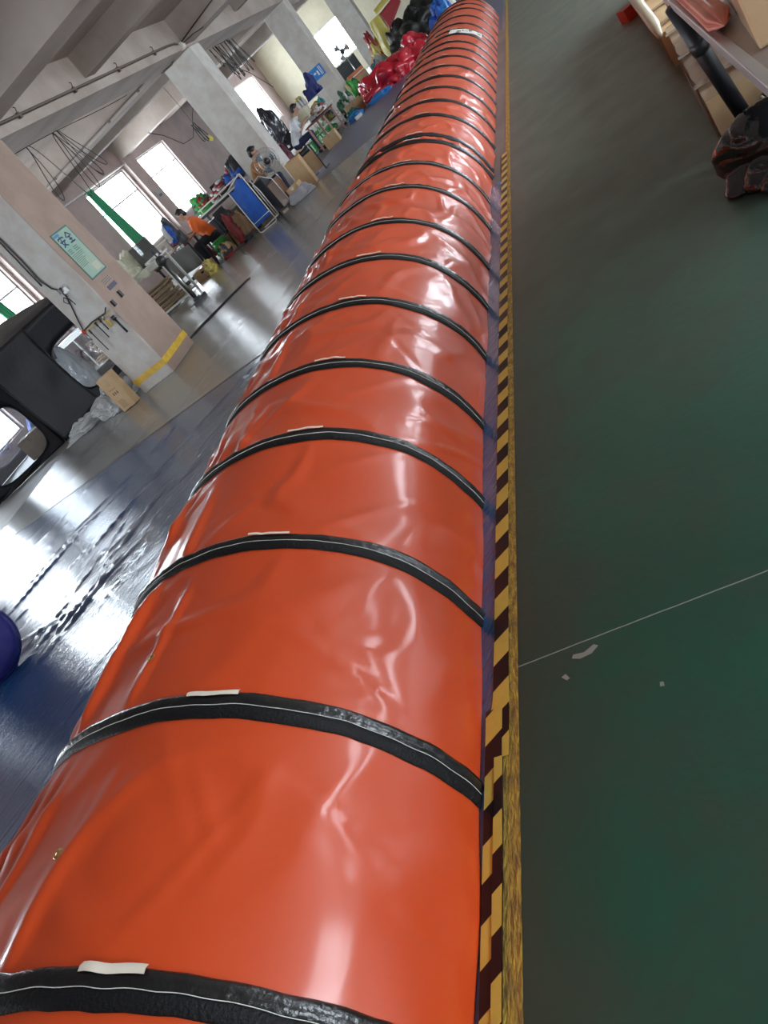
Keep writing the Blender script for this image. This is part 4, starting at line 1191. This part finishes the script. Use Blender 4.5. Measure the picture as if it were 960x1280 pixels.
# clutter on the cutting table
M_sheer = mat('sheer_cream_cloth', (.72, .72, .56), .6, alpha=.85, col2=(.62, .62, .46), nscale=4, bump=.4, bscale=12)
heap('sheer_cloth', 'heap of sheer cream cloth on the left part of the cutting table', 'cloth', (-9.85, 15.62, 1.012), (.75, .45, .42), M_sheer, 6.6, rough=.35, fold=.22)
mb = MB(); mb.grid(lambda u, v: (-10.1 + .75 * u + .02 * math.sin(v * 7), 15.385 - .01 * math.sin(u * 20) , 1.02 - .14 * v * (1 + .4 * math.sin(u * 9))), 24, 5)
tag(mb.build('table_cover', M_sheer, solid=.003), 'cream edge cloth hanging over the front of the cutting table', 'cloth')
t = thing('clear_screen', 'grey tilted translucent panel standing on the cutting table', 'panel', (-9.22, 15.55, 1.012), math.radians(8))
MB().bx(-.26, .26, -.006, .006, 0.02, .46).build('sheet', glass_mat('smoked_acrylic', tint=(.35, .36, .36), gloss=.08, haze=.35, hazecol=(.30, .28, .27)), t)
MB().bx(-.27, .27, -.02, .02, 0, .025).build('foot', M_brown, t); MB().bar((-.26, 0, .46), (.26, 0, .46), .014).build('edge', M_steel, t)
multi_heap('fabric_scraps', 'small green, orange and red fabric scraps at the left end of the cutting table', 'fabric', (-10.55, 15.72, 1.012), (.45, .36, .62), [M_dkgreen, mat('orange_scrap', (.70, .20, .03), .6), M_redc, M_green2, M_whitec], 12, 6)
def cone(label, loc, m):
    t = thing('thread_cone', label, 'thread cone', loc)
    MB().lathe([(.062, 0), (.06, .01), (.038, .17), (.03, .175)], n=16).build('thread', m, t); MB().lathe([(.025, .17), (.02, .20)], n=10).build('core', M_cream, t)
    return t
cone('cream thread cone on the cutting table, nearest the dark stand', (-9.12, 15.72, 1.012), M_cream); cone('blue thread cone on the cutting table beside the cream one', (-9.28, 15.85, 1.012), M_bluecloth)
# green curtain in the window
M_curtain = mat('green_curtain', (.05, .36, .17), .7)
mb = MB(); mb.grid(lambda u, v: (-13.93 + .04 * math.sin(u * 28), 23.32 + (.38 + .35 * v) * u + .10 * v, 3.38 - 2.35 * v), 40, 12)
tag(mb.build('curtain', M_curtain, solid=.005), 'green curtain drawn to the left side of the far window beyond the cutting table', 'curtain')
mb = MB(); mb.grid(lambda u, v: (-13.93 + .04 * math.sin(u * 20), 16.3 + .35 * u + .35 * v, 3.30 - 2.1 * v), 30, 10)
tag(mb.build('curtain', M_curtain, solid=.005), 'pale green curtain strip in the bright window left of the nearest pillar', 'curtain')
t = thing('curtain_rail', 'white curtain rail above the far window, left of the green curtain', 'rail', (-13.90, 23.0, 3.42))
MB().tube([(0, -1.6, 0), (0, 3.4, 0)], .025, 8).build('rail', M_whitepaint, t)
for k in range(3): MB().box((-.05, -1.4 + 2.2 * k, 0), (.12, .03, .05)).build('bracket', M_whitepaint, t)
t = thing('notice_plate', 'small grey notice plate on the pink wall pilaster between two windows', 'sign', (-13.832, 26.62, 1.9))
MB().bx(0, .012, 0, .36, 0, .30).build('plate', mat('grey_plate', (.30, .30, .33), .5), t)
MB().bx(.012, .014, .06, .30, .05, .14).build('dark_print', M_brown, t)

# third table (behind orange person) with heaps and steel rail
table('sewing_bench', 'long sewing bench behind the person in orange, loaded with fabric', -9.3, -7.42, 18.05, 19.1, .95, M_tabw, M_darkframe, rail=.12, apron=.06)
t = thing('bench_rail', 'pale steel rail standing along the loaded sewing bench', 'rail', (-8.3, 18.02, .952))
MB().bar((-.55, 0.02, .10), (.86, .02, .12), .03).build('top_rail', M_whiteframe, t)
for x in (-.5, .15, .82): MB().bar((x, .02, 0), (x, .02, .1), .022).build('post', M_whiteframe, t)
multi_heap('fabric_pile', 'green and dark fabric pile on the sewing bench above the orange shirt', 'fabric', (-8.92, 18.45, .952), (.56, .5, .36), [M_green2, M_dkgreen, M_redc, M_dkgrey], 22, 6)
t = thing('striped_stack', 'stack of white and maroon striped rolls on the sewing bench', 'rolls', (-8.33, 18.42, .952))
for k in range(6):
    MB().tube([(-.20 + .075 * k, -.12, .05 + .03 * k), (-.14 + .075 * k, .16, .05 + .03 * k)], .038, 10).build('roll', [M_whitec, M_redc][k % 2], t)
    MB().tube([(-.20 + .075 * k, -.12, .14 + .03 * k), (-.14 + .075 * k, .16, .14 + .03 * k)], .036, 10).build('roll', [M_redc, M_whitec][k % 2], t)
multi_heap('fabric_pile', 'blue and dark red fabric pile on the sewing bench beside the second pillar', 'fabric', (-7.78, 18.6, .952), (.66, .7, .46), [M_dkgrey, M_redc, M_bluecloth, M_bluecloth, M_purple], 31, 7)
sewing_machine('dark sewing machine in the middle of the loaded bench', (-8.4, 18.88, .952), .0, M_darkframe)
carton('open brown carton on the floor under the loaded sewing bench', (-8.35, 17.75, 0), (.40, .34, .30), rz=.2, open_=True)
carton('second brown carton under the sewing bench, nearer the blue chair', (-7.78, 17.55, 0), (.42, .34, .36), rz=-.1)
multi_heap('fabric_pile', 'dark red and brown scraps on the floor below the sewing bench', 'fabric', (-8.15, 16.55, 0), (.45, .42, .34), [M_redc, M_card, M_dkgrey], 44, 5)
multi_heap('fabric_pile', 'red and black scraps between the blue chair and the bench', 'fabric', (-7.62, 16.60, 0), (.48, .45, .66), [M_dkgrey, M_redc, M_card_d, M_redc], 47, 6)
carton('low brown carton on the floor below the red-brown sewing table', (-8.9, 16.45, 0), (.5, .4, .22), rz=.15)
multi_heap('fabric_pile', 'yellow and brown scraps under the red-brown sewing table', 'fabric', (-8.55, 15.95, 0), (.5, .4, .30), [M_yellowc, M_card_d, M_card], 51, 4)
def simple_chair(label, loc, rz, m):
    t = thing('chair', label, 'chair', loc, rz)
    MB().bx(-.2, .2, -.2, .2, .42, .45).build('seat', m, t, bevel=.01)
    MB().bx(-.19, .19, .18, .205, .62, .86).build('backrest', m, t, bevel=.01)
    for sx in (-1, 1):
        MB().tube([(sx * .19, -.19, .42), (sx * .20, -.21, 0)], .013, 6).build('leg', M_darkframe, t)
        MB().tube([(sx * .19, .19, .86), (sx * .19, .19, .42), (sx * .20, .23, 0)], .013, 6).build('leg', M_darkframe, t)
    return t
simple_chair('dark chair with steel legs between the orange person and the blue chair', (-7.86, 17.06, 0), 1.2, M_darkframe)

def motor_box(label, loc, size, m):
    t = thing('machine_motor', label, 'motor', loc)
    MB().bx(-size[0] / 2, size[0] / 2, -size[1] / 2, size[1] / 2, .04, size[2]).build('housing', m, t, bevel=.015)
    MB().lathe([(.01, 0), (.08, .0), (.08, .05), (.01, .05)], (0, -size[1] / 2 - .02, size[2] * .6), 16, M=Matrix.Rotation(PI / 2, 3, 'X')).build('pulley', M_steel, t)
    for s in (-1, 1): MB().bx(s * size[0] * .4 - .02, s * size[0] * .4 + .02, -size[1] / 2, size[1] / 2, 0, .04).build('foot', M_darkframe, t)
motor_box('black machine housing under the left end of the sewing bench', (-9.0, 18.45, 0), (.45, .5, .72), M_darkframe)
motor_box('dark olive machine housing under the middle of the sewing bench', (-8.35, 18.55, 0), (.40, .45, .60), mat('olive_metal', (.07, .07, .045), .5))
motor_box('black machine housing at the right end under the sewing bench', (-7.75, 18.5, 0), (.42, .45, .78), M_darkframe)
for q, (x, y, ht, wd) in enumerate([(-9.15, 17.65, .5, .34), (-8.15, 17.42, .5, .28), (-7.45, 17.1, .42, .3)]):
    multi_heap('fabric_pile', ['dark scraps heaped left of the green stool, below the bench', 'black and brown scraps heaped right of the person in orange', 'dark olive scraps just left of the blue chair foot'][q], 'fabric', (x, y, 0), (wd, wd, ht), [M_dkgrey, M_card_d, M_redc, M_brown][q % 2:] , 200 + q * 9, 5)
t = thing('paper_rolls', 'row of white paper rolls and tools along the cutting table top', 'rolls', (-9.35, 15.55, 1.012))
for k in range(5): MB().tube([(.02 + .07 * k, -.12, .035), (.05 + .07 * k, .20, .035)], .032, 10).build('roll', [M_whitec, M_paper, M_cream][k % 3], t)
# blue folding chair standing on edge, facing the camera
t = thing('folding_chair', 'folded lounge chair with bright blue fabric and pale steel frame', 'chair', (-6.80, 15.90, .012))
M_bluech = mat('bright_blue_fabric', (.02, .13, .55), .65, col2=(.02, .10, .46), nscale=6, bump=.2, bscale=8)
fw = .235
for s, top in ((-1, 1.03), (1, 1.14)):
    MB().tube([(s * fw, 0, 0.02), (s * fw, 0, .3), (s * (fw - .005), .01, top - .05), (s * (fw - .03), .01, top)], .012, 8).build('frame_tube', M_whiteframe, t)
MB().tube([(-fw, 0, .02), (-fw + .05, 0, -.0), (fw - .05, 0, .0), (fw, 0, .02)], .012, 8).build('foot_tube', M_whiteframe, t)
MB().tube([(-fw + .03, .01, 1.03), (0, .01, 1.08), (fw - .03, .01, 1.14)], .012, 8).build('top_tube', M_whiteframe, t)
MB().tube([(fw + .06, .12, .06), (fw + .06, .12, .62), (fw + .03, .10, .9)], .012, 8).tube([(fw + .06, .12, .06), (-fw + .10, .12, .03)], .012, 8).build('rear_frame', M_whiteframe, t)
MB().tube([(-fw, -.005, .22), (fw, -.005, .24)], .008, 6).build('crossbar', M_whiteframe, t)
mb = MB(); mb.grid(lambda u, v: (-fw + .03 + (2 * fw - .05) * u - .02 * math.sin(PI * v), .012 - .05 * math.sin(PI * u) * math.sin(PI * v) + .012 * nz(u * 5, v * 9), .14 + .02 * u + (.84 + .06 * u - .04 * math.sin(u * PI * 2.2)) * v), 26, 36)
mb.build('blue_fabric', M_bluech, t, solid=.004)

# large fan beside the second pillar
def fan(label, loc, rz, r, h, tilt=0.0, m=None, blades=3):
    t = thing('fan', label, 'fan', loc, rz)
    m = m or M_darkframe
    MB().lathe([(.02, .035), (.20, .03), (.22, .0)], n=24).build('base', M_darkframe, t)
    MB().tube([(0, 0, .03), (0, 0, h)], .018, 8).build('pole', M_steel, t)
    R = Matrix.Rotation(PI / 2 - tilt, 3, 'X')
    hd = Vector((0, -.05, h))
    mb = MB(); mb.lathe([(.02, -.20), (.07, -.19), (.085, -.06), (.05, .0), (.02, .01)], hd, 16, M=R); mb.build('motor', M_darkframe, t)
    cg = MB()
    for q in range(28):
        a = 2 * PI * q / 28
        P = [hd + R @ Vector((rr * math.cos(a), rr * math.sin(a), z)) for rr, z in ((.06, .12), (r * .6, .13), (r * .95, .08), (r, .02), (r * .95, -.04), (r * .5, -.09), (.08, -.09))]
        cg.tube(P, .0028, 4)
    cg.build('cage_wires', M_steel, t, kind='stuff')
    rg = MB()
    for rr, z in ((r, .02), (r * .66, .13), (r * .3, .13)): rg.tube([hd + R @ Vector((rr * math.cos(2 * PI * k / 32), rr * math.sin(2 * PI * k / 32), z)) for k in range(33)], .006, 6, cap=False)
    rg.build('cage_ring', M_steel, t)
    for k in range(blades):
        a0 = 2 * PI * k / blades; bm = MB()
        bm.grid(lambda u, v: tuple(hd + R @ Vector(((.06 + (r * .82 - .06) * u) * math.cos(a0 + (v - .5) * (.5 + .5 * u)), (.06 + (r * .82 - .06) * u) * math.sin(a0 + (v - .5) * (.5 + .5 * u)), .03 + .05 * (v - .5)))), 8, 6)
        bm.build('blade', m, t, solid=.004)
    MB().lathe([(.01, .145), (.05, .14), (.055, .12), (.01, .115)], hd, 16, M=R).build('hub_badge', M_brown, t)
    return t
fan('large caged fan with grey-blue blades in front of the second pillar', (-6.35, 16.95, 0), math.radians(25), .27, .93, .1, mat('fan_blade_grey', (.16, .22, .25), .25, coat=.5))
# dark cabinet and leather-like trolley
t = thing('tool_trolley', 'dark tool trolley with pale steel handle beside the blue chair', 'trolley', (-6.42, 16.42, 0))
MB().bx(-.22, .0, -.18, .18, .10, .80).build('dark_body', M_darkframe, t, bevel=.01)
MB().bx(.002, .22, -.18, .18, .08, .62).build('brown_body', mat('brown_hide', (.20, .11, .07), .3, coat=.4), t, bevel=.02)
MB().tube([(-.18, -.19, .82), (.0, -.19, .86), (.20, -.19, .66), (.22, -.19, .08)], .011, 6).tube([(-.22, -.19, .80), (-.22, -.19, .04)], .011, 6).build('handle_frame', M_whiteframe, t)
for x in (-.18, .18):
    MB().lathe([(.02, -.015), (.04, -.015), (.04, .015), (.02, .015)], (x, -.1, .04), 12, M=Matrix.Rotation(PI / 2, 3, 'Y')).build('wheel', M_brown, t)
MB().box((.05, -.30, .03), (.14, .06, .05), rz=.3).build('foot_block', M_cream, t)
carton('tall open brown carton between the large fan and the second pillar', (-5.84, 16.80, 0), (.34, .36, .66), rz=.15, open_=True)
carton('small brown carton in front of the tall one, beside the second pillar', (-5.98, 16.30, 0), (.30, .24, .30), rz=-.1)
heap('floor_cloth', 'pale grey cloth lying on the floor in front of the small carton', 'cloth', (-5.86, 16.02, .008), (.55, .34, .22), mat('grey_lilac_cloth', (.42, .42, .46), .8), 17)
t = thing('plate_trolley', 'small black-framed trolley carrying a board, right of the cartons', 'trolley', (-5.72, 17.55, 0))
for sx in (-1, 1):
    MB().bar((sx * .16, -.1, .03), (sx * .16, -.1, .62), .022).build('post', M_darkframe, t)
    MB().bar((sx * .16, -.1, .03), (sx * .16, .25, .03), .022).build('base_bar', M_darkframe, t)
MB().bar((-.16, -.1, .62), (.16, -.1, .62), .022).build('handle', M_darkframe, t)
MB().box((0, -.08, .30), (.27, .02, .40)).build('board', M_card, t)

# ================================================================== WORK AREA BEYOND THE SECOND PILLAR
table('work_table', 'dark-topped table with pinkish legs in front of the person in white', -6.75, -6.1, 21.7, 22.9, .70, M_redwood, mat('pinkish_frame', (.45, .27, .24), .5), rail=.12)
multi_heap('fabric_pile', 'brown and dark fabric with white pieces on the pinkish-legged table', 'fabric', (-6.34, 22.4, .702), (.42, .8, .28), [M_brown, M_whitec, M_card_d, M_redc], 61, 7)
heap('black_bag_pile', 'big dark glossy bag on the chair left of the person in white', 'bag', (-7.75, 22.6, .55), (.75, .7, 1.0), mat('dark_bag_film', (.03, .03, .04), .25, coat=.7, bump=.4, bscale=6), 33, rough=.22, fold=.2)
table('side_table', 'low side table under the big dark bag', -8.2, -7.35, 22.2, 23.0, .55, M_redwood, M_darkframe)
heap('maroon_cloth', 'maroon patterned cloth hanging below the big dark bag', 'cloth', (-7.72, 21.75, .01), (.55, .5, .95), mat('maroon_pattern', (.22, .04, .06), .6, col2=(.08, .03, .05), nscale=14, ncontrast=.3), 38)
t = thing('shelf_rack', 'white wire shelf rack with navy clothes on top, left of the blue-board pillar', 'rack', (-6.55, 23.3, 0))
for sx in (-1, 1):
    for sy in (-1, 1): MB().bar((sx * .32, sy * .25, 0), (sx * .32, sy * .25, 1.10), .022).build('post', M_whiteframe, t)
for z in (.35, .72, 1.08): MB().bx(-.34, .34, -.27, .27, z, z + .02).build('shelf', M_whiteframe, t)
for k in range(4): MB().bar((.345, -.2 + .12 * k, .1), (.345, -.2 + .12 * k, 1.08), .012).build('side_bar', M_whiteframe, t)
heap('navy_clothes', 'navy clothes heaped on top of the white shelf rack', 'clothes', (-6.42, 23.3, 1.102), (.55, .5, .44), mat('navy_garment', (.012, .02, .12), .7, bump=.3, bscale=8), 71, rough=.35)
t = thing('white_pots', 'cluster of white spray pots and a yellow cloth on the white rack', 'pots', (-6.83, 23.15, 1.102))
for k in range(5): MB().lathe([(.035, 0), (.045, .02), (.04, .15), (.018, .19), (.018, .22)], (-.09 + .05 * k, -.06 + .06 * (k % 2), 0), 12).build('pot', M_whitec, t)
o = heap('yellow_cloth', '', '', (-.05, .06, .14), (.22, .2, .14), M_yellowc, 5, parent=t)
multi_heap('shelf_goods', 'yellow and teal goods on the middle shelf of the white rack', 'goods', (-6.5, 23.25, .742), (.5, .4, .26), [M_yellowc, M_dkgreen, M_whitec, mat('teal_fabric', (.03, .30, .32), .5)], 73, 5)
multi_heap('shelf_goods', 'dark olive goods on the lowest shelf of the white rack', 'goods', (-6.5, 23.25, .372), (.5, .4, .28), [M_brown, mat('olive_fabric', (.20, .18, .04), .6), M_card_d], 75, 5)
multi_heap('floor_sacks', 'olive and brown sacks on the floor in front of the white rack', 'sacks', (-6.35, 22.15 + .95, 0), (.01, .01, .01), [M_brown], 76, 1) if False else None
carton('brown carton on the floor in front of the pinkish-legged table', (-6.15, 21.1, 0), (.40, .34, .30), rz=.1)
# blue board on the third pillar
t = thing('blue_board', 'blue notice board with white marks hanging on the third pillar', 'board', (-6.96, 26.655, 1.30))
MB().bx(-.28, .28, -.02, 0, 0, .34).build('board', mat('board_blue', (.02, .22, .62), .45), t)
for k, (x, z, w, h) in enumerate([(-.16, .10, .05, .16), (-.06, .16, .08, .05), (.06, .08, .05, .14), (.16, .04, .025, .26), (.21, .04, .02, .26)]):
    MB().bx(x, x + w, -.023, -.02, z, z + h).build('white_mark', M_paper, t)

# green frames, net bundles, cartons and mats along the pillar row
M_greenv = mat('green_vinyl', (.03, .30, .04), .35, coat=.6, bump=.3, bscale=6); M_bluev = mat('blue_vinyl', (.02, .20, .55), .35, coat=.5); M_tealv = mat('teal_vinyl', (.01, .16, .15), .35, coat=.5)
t = thing('green_crate', 'folded green mesh crate lying in front of the third pillar', 'crate', (-7.05, 22.95, 0), .5)
MB().tube([(-.35, -.2, .02), (.35, -.2, .02), (.38, -.15, .34), (-.32, -.15, .34), (-.35, -.2, .02)], .014, 6).build('frame', M_whiteframe, t)
mb = MB(); mb.grid(lambda u, v: (-.33 + .68 * u, -.19 + .04 * v + .03 * math.sin(u * 9), .03 + .30 * v), 14, 8); mb.build('green_panel', M_greenv, t, solid=.01)
heap('green_bundle', 'bright green vinyl bundle on the floor right of the green mesh crate', 'bundle', (-7.15, 24.1, 0), (.75, .7, .42), M_greenv, 81, rough=.3, fold=.22)
multi_heap('net_bundle', 'green and white netting bundles in front of the third pillar', 'bundle', (-6.3, 24.85, .0), (.75, .7, .62), [M_green2, M_dkgreen, M_whitec, M_green2], 83, 7)
carton('flat brown carton between the green netting and the blue vinyl', (-5.95, 24.1, 0), (.55, .36, .34), rz=.3)
heap('blue_vinyl_pile', 'flat blue vinyl pile on the mat edge near the green bundle', 'vinyl', (-5.75, 22.85, .006), (.55, .4, .18), M_bluev, 85)
heap('teal_vinyl_pile', 'flat teal vinyl pile between blue piles along the mat', 'vinyl', (-5.95, 23.6, .006), (.5, .4, .22), M_tealv, 87)
heap('blue_vinyl_pile', 'second blue vinyl pile lying under the red vinyl heap', 'vinyl', (-5.0, 23.05, .006), (.8, .35, .14), M_bluev, 89)
t = heap('white_ball_bag', 'black and white patterned ball bag beside the flat brown carton', 'bag', (-6.45, 24.2, .0), (.26, .26, .40), mat('black_white_pattern', (.75, .75, .75), .5, col2=(.02, .02, .02), nscale=7, ncontrast=.05), 91)
t = thing('white_block', 'small white block on the blue mat before the teal vinyl', 'block', (-5.6, 22.45, .006), .5)
MB().bx(-.1, .1, -.06, .06, 0, .08).build('block', M_cream, t, bevel=.006)
multi_heap('folded_stack', 'stack of folded green, yellow and brown fabric beside the third pillar', 'fabric', (-6.1, 26.5, 0), (.7, .7, .62), [M_card, M_green2, M_yellowc, M_dkgreen], 93, 6)
t = thing('striped_box', 'orange and white box on the folded stack between third and fourth pillars', 'box', (-6.15, 27.45, .0), .4)
MB().bx(-.3, .3, -.2, .2, 0, .62).build('lower', M_card, t); MB().bx(-.28, .28, -.18, .18, .622, .78).build('upper', mat('orange_box', (.62, .18, .05), .5), t, bevel=.01); MB().bx(-.29, .29, -.185, -.18, .66, .69).build('white_band', M_paper, t)
t = thing('grey_partition', 'dark grey partition panel beneath the far window fan', 'panel', (-7.3, 30.0, 0), .2)
MB().bx(-.9, .9, -.02, .02, 0.05, 1.15).build('panel', mat('dark_grey_board', (.05, .055, .06), .6), t)
for s in (-1, 1): MB().bx(s * .86 - .02, s * .86 + .02, -.2, .2, 0, .05).build('foot', M_darkframe, t)
fan('tall caged fan silhouetted against the far window', (-6.5, 29.3, 0), math.radians(10), .32, 1.42, .1, M_steel)
# red vinyl heap
t = thing('red_vinyl_heap', 'large shiny red vinyl heap left of the far end of the tunnel', 'vinyl', (-4.42, 24.1, 0))
for k, (x, y, w, d, h) in enumerate([(-.35, -.35, 1.3, 1.1, .50), (.35, .15, 1.2, 1.2, .46), (-.75, .35, .9, .9, .52), (.55, .75, .9, 1.0, .55), (.15, -.55, .7, .6, .30)]):
    heap('fold', '', '', (x, y, 0), (w, d, h), M_redv, 101 + k * 5, parent=t, rough=.26, fold=.12, fq=2.0, nu=64, nv=32)
heap('red_fabric_pile', 'smaller red fabric pile at the left of the shiny red heap', 'fabric', (-5.65, 25.6, 0), (.6, .6, .46), M_redv, 131, rough=.3, fold=.2)
# dark green and blue bits, yellow inflatable bags, black sack
heap('dark_green_pile', 'dark green fabric pile at the foot of the fourth pillar', 'fabric', (-5.65, 28.9, 0), (.8, .8, .50), M_dkgreen, 137)
multi_heap('blue_pile', 'blue and white vinyl pieces behind the red heap', 'vinyl', (-5.4, 27.6, 0), (.6, .6, .62), [M_bluecloth, M_whitec, M_bluev], 141, 5)
t = thing('yellow_bag', 'tall yellow vinyl bag with a dark red flap behind the red heap', 'bag', (-5.05, 29.6, 0), .3)
mb = MB()
def yb(u, v):
    a = 2 * PI * u; r = .38 * (1 - .35 * v ** 2) * (1 + .22 * nz(math.cos(a) * 2, math.sin(a) * 2, v * 3) + .12 * math.cos(4 * a))
    return (r * math.cos(a), .7 * r * math.sin(a), 1.5 * v)
mb.grid(yb, 40, 20, True, wrap_u=True); mb.build('body', M_yellowc, t)
mb = MB(); mb.grid(lambda u, v: (.12 + .75 * u, -.2 - .1 * v, 1.48 - .55 * v * (1 - .5 * u) + .12 * u), 12, 8); mb.build('red_flap', M_redc, t, solid=.02)
mb = MB(); mb.grid(lambda u, v: (.02 + .95 * u, -.16 - .1 * v, 1.66 - .14 * v + .06 * math.sin(u * 3)), 12, 4); mb.build('yellow_strap', M_yellowc, t, solid=.02)
multi_heap('yellow_pile', 'loose yellow and orange vinyl pieces left of the tall yellow bag', 'vinyl', (-5.75, 30.2, 0), (.8, .8, 1.15), [M_yellowc, M_redc, M_yellowc, M_card], 151, 6)
bs = thing('black_sack', 'huge matt black sack beside the far end of the tunnel', 'sack', (-3.75, 27.2, 0))
for k, (x, y, w, d, h) in enumerate([(0, 0, 2.0, 2.6, 1.05), (-.55, .9, 1.4, 1.6, .95), (.35, 1.4, 1.5, 2.0, 1.1)]):
    heap('lobe', '', '', (x, y, 0), (w, d, h), mat('matt_black_vinyl', (.010, .012, .012), .45, coat=.15), 161 + k * 3, parent=bs, rough=.16, fold=.12)
multi_heap('blue_white_items', 'blue and white vinyl pieces just beyond the tunnel end', 'vinyl', (-2.7, 24.6, .006), (1.1, .8, .8), [M_bluev, M_bluecloth, M_whitec, M_dkgrey], 171, 6)
